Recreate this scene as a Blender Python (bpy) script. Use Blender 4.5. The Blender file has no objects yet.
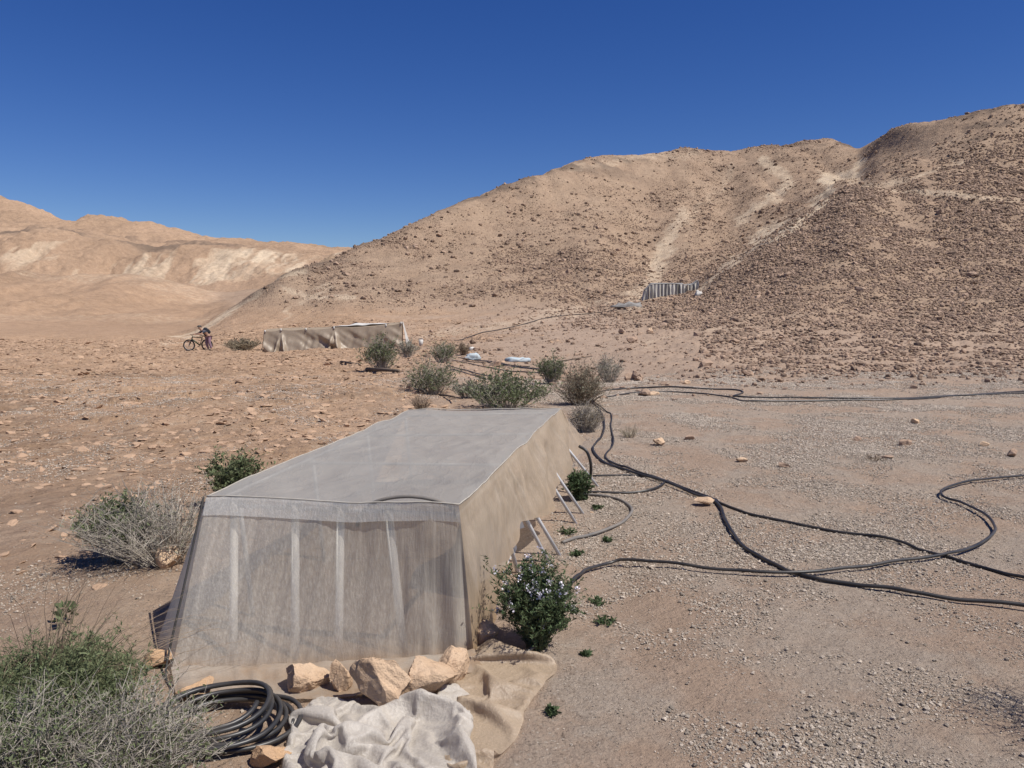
import bpy, bmesh, math, random
import numpy as np
from mathutils import Vector, Matrix

random.seed(7)
RNG = np.random.default_rng(7)
PI = math.pi
scn = bpy.context.scene
COL = scn.collection

# ------------------------------------------------------------------ camera numbers
W, HH, F = 1024, 768, 790.0
CAMH = 1.6
HORIZON = 310.0
P = math.atan((384 - HORIZON) / F)
CP, SP = math.cos(P), math.sin(P)

def ray(u, v):
    xn, yn = (u - 512) / F, (384 - v) / F
    return xn, CP + yn * SP, -SP + yn * CP

def at(u, v, D):
    x, y, z = ray(u, v)
    t = D / y
    return x * t, D, CAMH + z * t

def proj(x, y, z):
    """world -> pixel (arrays)"""
    zc = y * CP - (z - CAMH) * SP
    yc = y * SP + (z - CAMH) * CP
    return 512 + F * x / zc, 384 - F * yc / zc

# ------------------------------------------------------------------ numpy noise
def _hash(ix, iy, seed):
    h = (ix.astype(np.int64) * 374761393 + iy.astype(np.int64) * 668265263 + seed * 1442695041) & 0xFFFFFFFF
    h = ((h ^ (h >> 13)) * 1274126177) & 0xFFFFFFFF
    h = (h ^ (h >> 16)) & 0xFFFFFFFF
    h = (h * 2246822519) & 0xFFFFFFFF
    return ((h ^ (h >> 15)) & 0xFFFFFF) / float(0xFFFFFF)

def vnoise(x, y, seed=0):
    x = np.asarray(x, float); y = np.asarray(y, float)
    ix, iy = np.floor(x), np.floor(y)
    fx, fy = x - ix, y - iy
    fx = fx * fx * fx * (fx * (fx * 6 - 15) + 10); fy = fy * fy * fy * (fy * (fy * 6 - 15) + 10)
    a = _hash(ix, iy, seed); b = _hash(ix + 1, iy, seed)
    c = _hash(ix, iy + 1, seed); d = _hash(ix + 1, iy + 1, seed)
    return (a * (1 - fx) + b * fx) * (1 - fy) + (c * (1 - fx) + d * fx) * fy * 1.0 - 0.5

def fbm(x, y, seed=0, octv=4, gain=.5):
    s = 0; amp = 1
    for o in range(octv):
        s = s + amp * vnoise(x * 2 ** o + 17.3 * o, y * 2 ** o - 9.1 * o, seed + o)
        amp *= gain
    return s

def pchip(tk, Y, t):
    """monotone cubic over axis 0; Y (k,) or (k,n)"""
    tk = np.asarray(tk, float); Y = np.asarray(Y, float)
    one = Y.ndim == 1
    if one: Y = Y[:, None]
    h = np.diff(tk)[:, None]; d = np.diff(Y, axis=0) / h
    m = np.zeros_like(Y)
    w1 = 2 * h[1:] + h[:-1]; w2 = h[1:] + 2 * h[:-1]
    ok = d[:-1] * d[1:] > 0
    with np.errstate(divide='ignore', invalid='ignore'):
        mm = (w1 + w2) / (w1 / d[:-1] + w2 / d[1:])
    m[1:-1] = np.where(ok, mm, 0)
    m[0] = d[0]; m[-1] = d[-1]
    t = np.clip(t, tk[0], tk[-1])
    k = np.clip(np.searchsorted(tk, t, side='right') - 1, 0, len(tk) - 2)
    s = ((t - tk[k]) / h[k, 0])[:, None]
    hk = h[k]
    r = ((2 * s**3 - 3 * s**2 + 1) * Y[k] + (s**3 - 2 * s**2 + s) * hk * m[k]
         + (-2 * s**3 + 3 * s**2) * Y[k + 1] + (s**3 - s**2) * hk * m[k + 1])
    return r[:, 0] if one else r

# ------------------------------------------------------------------ mesh / object helpers
def np_mesh(name, V, F_, smooth=False):
    V = np.asarray(V, np.float32); F_ = np.asarray(F_, np.int32)
    me = bpy.data.meshes.new(name)
    me.vertices.add(len(V)); me.vertices.foreach_set('co', V.ravel())
    k = F_.shape[1]
    me.loops.add(F_.size); me.loops.foreach_set('vertex_index', F_.ravel())
    me.polygons.add(len(F_))
    me.polygons.foreach_set('loop_start', np.arange(0, F_.size, k, dtype=np.int32))
    me.polygons.foreach_set('loop_total', np.full(len(F_), k, np.int32))
    me.polygons.foreach_set('use_smooth', np.full(len(F_), smooth, bool))
    me.update(calc_edges=True); me.validate()
    return me

def link(name, me, mat=None, parent=None, loc=None):
    o = bpy.data.objects.new(name, me); COL.objects.link(o)
    if mat is not None:
        me.materials.clear()
        for m in (mat if isinstance(mat, (list, tuple)) else [mat]): me.materials.append(m)
    if parent is not None: o.parent = parent
    if loc is not None: o.location = loc
    return o

def tag(o, label=None, cat=None, group=None, kind=None):
    if label: o['label'] = label
    if cat: o['category'] = cat
    if group: o['group'] = group
    if kind: o['kind'] = kind
    return o

def thing(name, label, cat, loc=(0, 0, 0), rotz=0, group=None):
    o = bpy.data.objects.new(name, None); COL.objects.link(o)
    o.empty_display_size = .1
    o.location = loc; o.rotation_euler = (0, 0, rotz)
    return tag(o, label, cat, group)

class MB:
    """collects verts / faces"""
    def __init__(s): s.v = []; s.f = []
    def add(s, V, Fs):
        b = len(s.v)
        s.v += [tuple(map(float, p)) for p in V]
        s.f += [tuple(int(i) + b for i in f) for f in Fs]
        return s
    def tube(s, pts, r, sides=8, cap=True):
        V, Fq = tube_np(np.asarray(pts, float), r, sides)
        b = len(s.v)
        s.add(V, Fq)
        if cap:
            n = len(pts)
            s.f.append(tuple(b + i for i in range(sides))[::-1])
            s.f.append(tuple(b + (n - 1) * sides + i for i in range(sides)))
        return s
    def box(s, c, d, rot=None):
        x, y, z = d[0] / 2, d[1] / 2, d[2] / 2
        V = [Vector(p) for p in ((-x, -y, -z), (x, -y, -z), (x, y, -z), (-x, y, -z), (-x, -y, z), (x, -y, z), (x, y, z), (-x, y, z))]
        if rot is not None: V = [rot @ p for p in V]
        V = [(p.x + c[0], p.y + c[1], p.z + c[2]) for p in V]
        return s.add(V, [(0, 3, 2, 1), (4, 5, 6, 7), (0, 1, 5, 4), (1, 2, 6, 5), (2, 3, 7, 6), (3, 0, 4, 7)])
    def build(s, name, mat, parent=None, smooth=True, loc=None):
        me = bpy.data.meshes.new(name); me.from_pydata(s.v, [], s.f); me.update()
        if smooth:
            me.polygons.foreach_set('use_smooth', [True] * len(me.polygons))
        return link(name, me, mat, parent, loc)

def tube_np(pts, r, sides=8):
    n = len(pts); r = np.broadcast_to(np.asarray(r, float), (n,))
    T = np.gradient(pts, axis=0); T /= np.linalg.norm(T, axis=1)[:, None] + 1e-9
    ref = np.array([0, 0, 1.0]) if abs(T[0][2]) < .9 else np.array([1.0, 0, 0])
    N = np.zeros_like(T); nprev = np.cross(np.cross(T[0], ref), T[0])
    for i in range(n):
        nn = nprev - T[i] * np.dot(nprev, T[i]); nn /= np.linalg.norm(nn) + 1e-9
        N[i] = nn; nprev = nn
    B = np.cross(T, N)
    an = np.arange(sides) * 2 * PI / sides
    V = pts[:, None, :] + r[:, None, None] * (np.cos(an)[None, :, None] * N[:, None, :] + np.sin(an)[None, :, None] * B[:, None, :])
    V = V.reshape(-1, 3)
    i, j = np.meshgrid(np.arange(n - 1), np.arange(sides), indexing='ij')
    j2 = (j + 1) % sides
    Fq = np.stack([i * sides + j, i * sides + j2, (i + 1) * sides + j2, (i + 1) * sides + j], -1).reshape(-1, 4)
    return V, Fq

def multi_tubes(Pth, R, sides=3):
    """Pth (n,k,3), R (n,k)"""
    n, k, _ = Pth.shape
    d = Pth[:, -1] - Pth[:, 0]; d /= np.linalg.norm(d, axis=1)[:, None] + 1e-9
    ref = np.where(np.abs(d[:, 2:3]) < .9, np.array([[0, 0, 1.0]]), np.array([[1.0, 0, 0]]))
    A = np.cross(d, ref); A /= np.linalg.norm(A, axis=1)[:, None] + 1e-9
    B = np.cross(d, A)
    an = np.arange(sides) * 2 * PI / sides
    off = np.cos(an)[None, :, None] * A[:, None, :] + np.sin(an)[None, :, None] * B[:, None, :]
    V = Pth[:, :, None, :] + R[:, :, None, None] * off[:, None, :, :]
    base = (np.arange(n) * k * sides)[:, None, None]
    i = np.arange(k - 1)[None, :, None]; j = np.arange(sides)[None, None, :]
    j2 = (j + 1) % sides
    Fq = np.stack([base + i * sides + j, base + i * sides + j2, base + (i + 1) * sides + j2, base + (i + 1) * sides + j], -1).reshape(-1, 4)
    return V.reshape(-1, 3), Fq

def catmull(pts, per=8):
    pts = np.asarray(pts, float)
    p = np.vstack([2 * pts[0] - pts[1], pts, 2 * pts[-1] - pts[-2]])
    out = []
    for i in range(1, len(p) - 2):
        t = np.linspace(0, 1, per, endpoint=False)[:, None]
        p0, p1, p2, p3 = p[i - 1], p[i], p[i + 1], p[i + 2]
        out.append(.5 * (2 * p1 + (p2 - p0) * t + (2 * p0 - 5 * p1 + 4 * p2 - p3) * t**2 + (3 * p1 - p0 - 3 * p2 + p3) * t**3))
    out.append(pts[-1:])
    return np.vstack(out)

# ------------------------------------------------------------------ materials
def lin(r, g, b):
    f = lambda c: (c / 255 / 12.92) if c / 255 <= .04045 else ((c / 255 + .055) / 1.055) ** 2.4
    return (f(r), f(g), f(b), 1)

class Nodes:
    def __init__(s, name):
        s.m = bpy.data.materials.new(name); s.m.use_nodes = True
        s.t = s.m.node_tree; s.t.nodes.clear()
        s.out = s.n('ShaderNodeOutputMaterial')
    def n(s, typ, **kw):
        nd = s.t.nodes.new(typ)
        for k, v in kw.items():
            if k.startswith('i_'):
                nd.inputs[k[2:].replace('_', ' ')].default_value = v
            else: setattr(nd, k, v)
        return nd
    def l(s, a, b): s.t.links.new(a, b)
    def noise(s, vec, scale, detail=4, rough=.55, **kw):
        nd = s.n('ShaderNodeTexNoise', **kw)
        nd.inputs['Scale'].default_value = scale; nd.inputs['Detail'].default_value = detail
        nd.inputs['Roughness'].default_value = rough
        if vec is not None: s.l(vec, nd.inputs['Vector'])
        return nd.outputs['Fac']
    def ramp(s, fac, stops):
        nd = s.n('ShaderNodeValToRGB'); e = nd.color_ramp.elements
        while len(e) < len(stops): e.new(.5)
        for i, (p, c) in enumerate(stops):
            e[i].position = p; e[i].color = c if len(c) == 4 else (*c, 1)
        s.l(fac, nd.inputs['Fac']); return nd.outputs['Color']
    def mapr(s, fac, a, b, c=0, d=1):
        nd = s.n('ShaderNodeMapRange'); 
        for k, v in zip(('From Min', 'From Max', 'To Min', 'To Max'), (a, b, c, d)): nd.inputs[k].default_value = v
        s.l(fac, nd.inputs['Value']); return nd.outputs['Result']
    def mix(s, fac, a, b, mode='MIX'):
        nd = s.n('ShaderNodeMix', data_type='RGBA', blend_type=mode)
        for sock, val in ((nd.inputs['Factor'], fac), (nd.inputs['A'] if False else nd.inputs[6], a), (nd.inputs[7], b)):
            if hasattr(val, 'is_linked'): s.l(val, sock)
            else: sock.default_value = val if not isinstance(val, tuple) or len(val) == 4 else (*val, 1)
        return nd.outputs[2]
    def math(s, op, a, b=0.0):
        nd = s.n('ShaderNodeMath', operation=op)
        for sock, val in ((nd.inputs[0], a), (nd.inputs[1], b)):
            if hasattr(val, 'is_linked'): s.l(val, sock)
            else: sock.default_value = val
        return nd.outputs[0]
    def attr(s, name):
        nd = s.n('ShaderNodeAttribute', attribute_name=name); return nd
    def pos(s): return s.n('ShaderNodeNewGeometry').outputs['Position']
    def objc(s): return s.n('ShaderNodeTexCoord').outputs['Object']
    def bump(s, h, strength, dist, normal=None):
        nd = s.n('ShaderNodeBump'); nd.inputs['Strength'].default_value = strength; nd.inputs['Distance'].default_value = dist
        s.l(h, nd.inputs['Height'])
        if normal is not None: s.l(normal, nd.inputs['Normal'])
        return nd.outputs['Normal']
    def pbsdf(s, col, rough=.9, spec=.2, normal=None, metal=0):
        nd = s.n('ShaderNodeBsdfPrincipled')
        for k, v in (('Base Color', col), ('Roughness', rough), ('Specular IOR Level', spec), ('Metallic', metal)):
            if hasattr(v, 'is_linked'): s.l(v, nd.inputs[k])
            else: nd.inputs[k].default_value = v
        if normal is not None: s.l(normal, nd.inputs['Normal'])
        return nd.outputs[0]
    def done(s, sh): s.l(sh, s.out.inputs['Surface']); return s.m

def simple(name, c1, c2=None, scale=8, rough=.8, spec=.25, bump=.0, bscale=None, bdist=.01, metal=0, rand=0.0, detail=4):
    q = Nodes(name); p = q.pos()
    c2 = c2 or tuple(x * .75 for x in c1[:3])
    f = q.mapr(q.noise(p, scale, detail), .32, .68)
    col = q.mix(f, c1, c2)
    if rand:
        oi = q.n('ShaderNodeObjectInfo').outputs['Random']
        hv = q.n('ShaderNodeHueSaturation'); q.l(q.mapr(oi, 0, 1, 1 - rand, 1 + rand), hv.inputs['Value']); q.l(col, hv.inputs['Color'])
        col = hv.outputs['Color']
    nm = q.bump(q.noise(p, bscale or scale * 4, 5), bump, bdist) if bump else None
    return q.done(q.pbsdf(col, rough, spec, nm, metal))

def ground_material():
    q = Nodes('desert_ground'); p = q.pos()
    far = q.attr('far').outputs['Fac']; red = q.attr('red').outputs['Fac']; pale = q.attr('pale').outputs['Fac']
    hill = q.attr('hill').outputs['Fac']; grav = q.attr('gravel').outputs['Fac']
    big = q.mapr(q.noise(p, .22, 5), .3, .7)
    med = q.mapr(q.noise(p, 1.7, 6, .6), .3, .7)
    fine = q.mapr(q.noise(p, 14, 5, .65), .28, .72)
    tone = q.attr('tone').outputs['Fac']; dark = q.attr('dark').outputs['Fac']
    sand = q.mix(med, (.375, .27, .197, 1), (.425, .32, .243, 1))
    gp_ = q.mapr(q.noise(p, .9, 5, .65), .45, .56)
    sand = q.mix(q.math('MULTIPLY', gp_, q.math('MULTIPLY', grav, .8)), sand, (.41, .348, .285, 1))
    sand = q.mix(q.math('MULTIPLY', fine, .5), sand, (.27, .198, .145, 1))
    redc = q.mix(med, (.355, .232, .145, 1), (.435, .30, .20, 1))
    redc = q.mix(q.math('MULTIPLY', fine, .5), redc, (.25, .16, .105, 1))
    mott = q.noise(p, 4.2, 8, .72)
    redc = q.mix(q.mapr(mott, .54, .66, 0, .75), redc, (.46, .355, .26, 1))
    redc = q.mix(q.mapr(mott, .46, .36, 0, .6), redc, (.225, .14, .092, 1))
    hillc = q.mix(big, (.325, .228, .156, 1), (.39, .286, .20, 1))
    hillc = q.mix(q.mapr(med, .4, 1, 0, .6), hillc, (.235, .165, .122, 1))
    hillc = q.mix(q.math('MULTIPLY', fine, .35), hillc, (.20, .142, .106, 1))
    col = q.mix(red, sand, redc)
    tv = q.n('ShaderNodeHueSaturation'); q.l(col, tv.inputs['Color']); q.l(q.mapr(tone, -1, 1, .74, 1.26), tv.inputs['Value'])
    col = tv.outputs[0]
    col = q.mix(hill, col, hillc)
    mfar = q.n('ShaderNodeMapping'); mfar.inputs['Scale'].default_value = (.16, .012, .035); q.l(p, mfar.inputs['Vector'])
    nfar = q.n('ShaderNodeTexNoise'); nfar.inputs['Scale'].default_value = 1.0; nfar.inputs['Detail'].default_value = 10; nfar.inputs['Roughness'].default_value = .72; q.l(mfar.outputs['Vector'], nfar.inputs['Vector'])
    sy = q.n('ShaderNodeSeparateXYZ'); q.l(p, sy.inputs[0])
    pn = q.mix(q.mapr(sy.outputs['Y'], 240, 300), q.noise(p, .8, 9, .68), nfar.outputs['Fac'])
    pf = q.mapr(q.math('ADD', pale, q.math('MULTIPLY', q.math('SUBTRACT', pn, .5), 2.0)), .12, 1.05)
    pf = q.math('MULTIPLY', pf, q.mapr(pale, .03, .2))
    col = q.mix(q.math('MULTIPLY', pf, .9), col, (.55, .445, .325, 1))
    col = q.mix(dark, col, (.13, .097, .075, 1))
    fv = q.n('ShaderNodeHueSaturation'); q.l(col, fv.inputs['Color'])
    fm = q.math('MULTIPLY', q.math('SUBTRACT', q.noise(p, .45, 10, .75), .5), q.math('MULTIPLY', far, 1.3))
    q.l(q.math('ADD', fm, 1.0), fv.inputs['Value']); col = fv.outputs[0]
    # gravel: small stones of their own tones
    vo = q.n('ShaderNodeTexVoronoi', feature='F1'); vo.inputs['Scale'].default_value = 62; vo.inputs['Randomness'].default_value = 1
    q.l(p, vo.inputs['Vector'])
    sep = q.n('ShaderNodeSeparateColor'); q.l(vo.outputs['Color'], sep.inputs['Color'])
    stone = q.ramp(sep.outputs['Red'], [(0, (.20, .155, .12)), (.35, (.33, .26, .2)), (.7, (.43, .355, .285)), (1, (.62, .54, .45))])
    dens = q.mapr(q.noise(p, 2.3, 4, .6), .38, .6)
    sel = q.mapr(sep.outputs['Green'], .35, .55)
    core = q.mapr(vo.outputs['Distance'], .5, .38)
    gm = q.math('MULTIPLY', q.math('MULTIPLY', grav, dens), q.math('MULTIPLY', sel, core))
    col = q.mix(q.math('MULTIPLY', gm, .85), col, stone)
    vh = q.math('MULTIPLY', q.mapr(vo.outputs['Distance'], .5, 0), q.math('MULTIPLY', sel, grav))
    vo2 = q.n('ShaderNodeTexVoronoi', feature='F1'); vo2.inputs['Scale'].default_value = 5.0
    q.l(p, vo2.inputs['Vector'])
    n1 = q.bump(vh, .7, .011)
    n2 = q.bump(q.noise(p, 22, 6, .7), .65, .02, n1)
    n3 = q.bump(q.noise(p, 3.6, 9, .74), .8, .13, n2)
    n4 = q.bump(q.math('MULTIPLY', q.mapr(vo2.outputs['Distance'], .5, .0), q.math('ADD', q.math('MULTIPLY', red, .6), hill)), .7, .09, n3)
    st_ = q.n('ShaderNodeBump'); st_.inputs['Distance'].default_value = .8
    q.l(q.noise(p, .55, 9, .68), st_.inputs['Height']); q.l(q.math('MULTIPLY', far, .55), st_.inputs['Strength']); q.l(n4, st_.inputs['Normal'])
    return q.done(q.pbsdf(col, .95, .12, st_.outputs['Normal']))

def net_material(name, c1, c2, alpha, weave=1.0, streak_axis='Z', trans=.35, dirt=None, dirt_h=.2, gloss=.05, crease=0, shut=.1):
    """woven insect net: threads let part of the light through"""
    q = Nodes(name); p = q.pos(); ob = q.objc()
    mp = q.n('ShaderNodeMapping'); q.l(ob, mp.inputs['Vector'])
    mp.inputs['Scale'].default_value = {'Z': (105, 105, 1.0), 'R': (5, 2.2, 5)}[streak_axis]
    st = q.mapr(q.noise(mp.outputs['Vector'], 1.0, 6, .65), .3, .7)
    blot = q.mapr(q.noise(p, 5 if streak_axis == 'Z' else 2.2, 4 if streak_axis == 'R' else 6, .6), .33, .67)
    fine = q.noise(p, 160, 2, .5)
    col = q.mix(blot, c1, c2)
    col = q.mix(q.mapr(st, .45, 1, 0, .5 if streak_axis == 'Z' else .12), col, tuple(min(1, x * 1.25) for x in c1[:3]) + (1,))
    if dirt:
        z = q.n('ShaderNodeSeparateXYZ'); q.l(p, z.inputs[0])
        dz = q.mapr(q.math('ADD', z.outputs['Z'], q.math('MULTIPLY', blot, .1)), dirt_h, .04)
        col = q.mix(dz, col, dirt)
    nm = q.bump(q.math('ADD', q.math('MULTIPLY', blot, .6), q.math('MULTIPLY', st, .4)), .35 if streak_axis == 'Z' else .12, .012)
    if streak_axis == 'R':
        m3 = q.n('ShaderNodeMapping'); q.l(ob, m3.inputs['Vector']); m3.inputs['Scale'].default_value = (4, 1.4, 2); m3.inputs['Rotation'].default_value = (0, 0, .5)
        cr_ = q.noise(m3.outputs['Vector'], 1.3, 5, .6, ); 
        cr2 = q.math('ABSOLUTE', q.math('SUBTRACT', cr_, .5))
        nm = q.bump(q.mapr(cr2, .0, .05, 1, 0), .2, .010, nm)
    if crease:
        c3 = q.math('ABSOLUTE', q.math('SUBTRACT', q.noise(p, 13, 3, .55), .5)); c4 = q.math('ABSOLUTE', q.math('SUBTRACT', q.noise(p, 31, 3, .55), .5))
        nm = q.bump(q.math('ADD', q.mapr(c3, 0, .10, 1, 0), q.math('MULTIPLY', q.mapr(c4, 0, .10, 1, 0), .4)), crease, .008, nm)
    nm = q.bump(fine, .25, .003, nm)
    d = q.n('ShaderNodeBsdfDiffuse'); q.l(col, d.inputs['Color']); q.l(nm, d.inputs['Normal'])
    g = q.n('ShaderNodeBsdfGlossy'); g.inputs['Roughness'].default_value = .45; g.inputs['Color'].default_value = (.9, .9, .9, 1); q.l(nm, g.inputs['Normal'])
    t = q.n('ShaderNodeBsdfTranslucent'); q.l(col, t.inputs['Color']); q.l(nm, t.inputs['Normal'])
    tr = q.n('ShaderNodeBsdfTransparent'); tr.inputs['Color'].default_value = (.93, .91, .88, 1)
    m1 = q.n('ShaderNodeMixShader'); m1.inputs[0].default_value = trans; q.l(d.outputs[0], m1.inputs[1]); q.l(t.outputs[0], m1.inputs[2])
    m0 = q.n('ShaderNodeMixShader'); m0.inputs[0].default_value = gloss; q.l(m1.outputs[0], m0.inputs[1]); q.l(g.outputs[0], m0.inputs[2])
    # a net seen at a slant closes up
    lw = q.n('ShaderNodeLayerWeight'); lw.inputs['Blend'].default_value = .3
    f = q.math('MULTIPLY', q.mapr(st, 0, 1, alpha * 1.12, alpha * .82), q.mapr(lw.outputs['Facing'], 0, 1, 1, shut))
    if dirt: f = q.math('MULTIPLY', f, q.mapr(dz, 0, 1, 1, .25))
    m2 = q.n('ShaderNodeMixShader'); q.l(f, m2.inputs[0]); q.l(m0.outputs[0], m2.inputs[1]); q.l(tr.outputs[0], m2.inputs[2])
    return q.done(m2.outputs[0])

def leaf_material(name, c1, c2):
    q = Nodes(name); p = q.pos()
    f = q.mapr(q.noise(p, 9, 3), .3, .7)
    r = q.n('ShaderNodeNewGeometry').outputs['Random Per Island']
    col = q.mix(f, c1, c2)
    hv = q.n('ShaderNodeHueSaturation'); q.l(col, hv.inputs['Color']); q.l(q.mapr(r, 0, 1, .6, 1.4), hv.inputs['Value'])
    pb = q.pbsdf(hv.outputs[0], .7, .25)
    t = q.n('ShaderNodeBsdfTranslucent'); q.l(hv.outputs[0], t.inputs['Color'])
    m = q.n('ShaderNodeMixShader'); m.inputs[0].default_value = .2; q.l(pb, m.inputs[1]); q.l(t.outputs[0], m.inputs[2])
    return q.done(m.outputs[0])

def rock_material(name, c1, c2, dark, rand=.22, sc=6, dkamt=.5):
    q = Nodes(name); p = q.pos()
    f = q.mapr(q.noise(p, sc, 6, .65), .3, .7)
    d = q.mapr(q.noise(p, sc * 3.7, 6, .7), .52, .72, 0, dkamt)
    col = q.mix(d, q.mix(f, c1, c2), dark)
    r = q.n('ShaderNodeNewGeometry').outputs['Random Per Island']
    hv = q.n('ShaderNodeHueSaturation'); q.l(col, hv.inputs['Color']); q.l(q.mapr(r, 0, 1, 1 - rand, 1 + rand), hv.inputs['Value'])
    nm = q.bump(q.noise(p, sc * 2, 8, .7), .7, .05)
    nm = q.bump(q.noise(p, sc * 11, 6, .7), .5, .012, nm)
    return q.done(q.pbsdf(hv.outputs[0], .92, .15, nm))

M = {}
M['ground'] = ground_material()
M['rock_tan'] = rock_material('tan_limestone', (.58, .43, .30, 1), (.50, .345, .225, 1), (.32, .225, .15, 1), .12, 7)
M['rock_orange'] = rock_material('orange_stone', (.53, .345, .20, 1), (.46, .31, .20, 1), (.34, .22, .13, 1), .1, 7)
M['rock_brown'] = rock_material('brown_desert_rock', (.325, .232, .168, 1), (.255, .18, .133, 1), (.165, .12, .094, 1), .35, 3)
M['rock_red'] = rock_material('reddish_slab', (.40, .275, .185, 1), (.345, .232, .157, 1), (.26, .175, .12, 1), .22, 3)
M['gravel'] = rock_material('pale_gravel', (.56, .48, .395, 1), (.44, .37, .30, 1), (.30, .25, .205, 1), .45, 20)
M['pipe'] = simple('black_polyethylene', (.016, .017, .02, 1), (.06, .053, .047, 1), 5, .42, .5, rand=.15)
M['grey_pipe'] = simple('dusty_grey_pipe', (.13, .125, .12, 1), (.22, .19, .16, 1), 9, .55, .4)
M['white_pvc'] = simple('white_pipe', (.80, .79, .76, 1), (.70, .68, .64, 1), 5, .5, .4)
M['steel'] = simple('galvanised_tube', (.60, .60, .61, 1), (.48, .48, .48, 1), 14, .45, .5, metal=.1)
M['cap'] = simple('dark_cap', (.2, .2, .21, 1), None, 5, .6)
M['hem_cloth'] = simple('pale_hem_cloth', (.42, .39, .345, 1), (.34, .31, .27, 1), 20, .9, .1)
M['cord'] = simple('dark_cord', (.045, .042, .04, 1), None, 5, .8)
M['net_front'] = net_material('pale_insect_net', (.66, .615, .545, 1), (.61, .565, .50, 1), .56, dirt=(.40, .29, .2, 1), dirt_h=.16)
M['net_hem'] = net_material('doubled_net_band', (.72, .70, .67, 1), (.64, .62, .59, 1), .5)
M['net_roof'] = net_material('grey_roof_net', (.47, .455, .42, 1), (.445, .43, .40, 1), .34, streak_axis='R', trans=.4, gloss=.07, shut=.5)
M['net_side'] = net_material('dusty_side_net', (.60, .49, .37, 1), (.52, .415, .305, 1), .36, dirt=(.52, .37, .225, 1), dirt_h=.4, trans=.5)
M['net_white'] = net_material('white_crumpled_net', (.66, .61, .545, 1), (.57, .525, .465, 1), .24, crease=.18)
M['net_tan'] = net_material('tan_crumpled_net', (.57, .45, .325, 1), (.49, .38, .27, 1), .26, crease=.25)
M['canvas'] = net_material('tan_shade_cloth', (.45, .365, .27, 1), (.39, .31, .225, 1), .03, trans=.35)
M['white_sheet'] = simple('white_sheet', (.56, .54, .51, 1), (.45, .43, .40, 1), 4, .7, .3)
M['grey_sheet'] = simple('grey_plastic_sheet', (.46, .45, .44, 1), (.36, .35, .34, 1), 4, .6, .3)
M['dull_sheet'] = simple('dull_grey_sheet', (.27, .26, .25, 1), (.2, .19, .18, 1), 4, .7, .2, .4, 20, .05)
def strips():
    q = Nodes('grey_hanging_strips'); ob = q.objc(); mp = q.n('ShaderNodeMapping'); q.l(ob, mp.inputs['Vector']); mp.inputs['Scale'].default_value = (3.2, 1.2, .12)
    f = q.noise(mp.outputs['Vector'], 1.0, 4, .6)
    col = q.ramp(f, [(.36, (.15, .14, .125)), (.43, (.34, .32, .29)), (.56, (.46, .435, .40)), (.64, (.54, .515, .475))])  # dark stops paint the shade of gaps and folds into the strip colour
    return q.done(q.pbsdf(col, .6, .3))
M['strips'] = strips()
M['sack'] = simple('pale_blue_sack', (.50, .54, .55, 1), (.32, .42, .48, 1), 6, .6, .3, .4, 12, .03)
M['twig'] = simple('grey_twig', (.40, .36, .31, 1), (.29, .26, .22, 1), 12, .9, .1)
M['twig_pale'] = simple('pale_dry_stalk', (.42, .36, .27, 1), (.28, .24, .18, 1), 12, .9, .1)
M['twig_brown'] = simple('brown_twig', (.24, .18, .125, 1), (.17, .13, .095, 1), 12, .9, .1)
M['twig_green'] = simple('green_stem', (.10, .12, .06, 1), (.15, .15, .085, 1), 12, .9, .1)
M['leaf_green'] = leaf_material('green_leaf', (.115, .145, .07, 1), (.155, .175, .09, 1))
M['leaf_dark'] = leaf_material('dark_green_leaf', (.06, .095, .042, 1), (.095, .125, .058, 1))
M['leaf_grey'] = leaf_material('grey_green_leaf', (.19, .195, .135, 1), (.24, .225, .165, 1))
M['leaf_olive'] = leaf_material('olive_leaf', (.105, .13, .06, 1), (.15, .165, .085, 1))
M['leaf_dry'] = leaf_material('dry_leaf', (.26, .21, .14, 1), (.2, .165, .115, 1))
M['flower'] = leaf_material('pale_lilac_petal', (.62, .58, .68, 1), (.7, .68, .72, 1))
M['wood'] = simple('weathered_wood', (.17, .13, .1, 1), (.1, .08, .065, 1), 6, .9, .1)

# ------------------------------------------------------------------ terrain
rows = {}   # row -> list of (u, v, D)
def R(i, *t): rows.setdefault(i, []).extend(t)
OUTL, OUTR = -420, 1450
for i, D in ((0, .4), (1, 2.0), (2, 5.0), (3, 10.0)):
    R(i, (OUTL, None, D), (512, None, D), (OUTR, None, D))
R(4, (OUTL, 389, 16), (240, 389, 16), (430, 391, 16), (690, 390, 16), (1024, 389, 16), (OUTR, 387, 16))
R(5, (OUTL, 377, 23), (150, 377, 23), (240, 376, 23), (330, 376, 23), (430, 374, 23), (520, 375, 23), (600, 375, 23), (690, 368, 23), (760, 366, 23), (940, 366, 23), (1024, 364, 23), (OUTR, 360, 23))
R(6, (OUTL, 361, 36), (150, 361, 36), (240, 361, 36), (330, 363, 35), (430, 357, 36), (520, 354, 35), (600, 350, 34), (690, 340, 36), (760, 335, 36), (810, 333, 36), (940, 336, 35), (1024, 334, 35), (OUTR, 325, 35))
R(7, (OUTL, 350, 50), (150, 350, 50), (240, 350.5, 50), (300, 352, 47), (330, 352.5, 45), (380, 350, 47), (430, 344, 52), (520, 338, 50), (600, 330, 50), (690, 319, 51), (760, 305, 52), (810, 296, 52), (940, 300, 50), (1024, 298, 49), (OUTR, 270, 49))
R(8, (OUTL, 345, 62), (150, 345, 61), (180, 346, 58), (240, 344, 59), (300, 344, 59), (330, 342, 58), (430, 335, 64), (520, 326, 64), (600, 316, 66), (640, 309, 66), (690, 304, 67), (760, 280, 66), (810, 262, 68), (850, 250, 66), (940, 258, 65), (1024, 255, 63), (OUTR, 220, 63))
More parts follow.
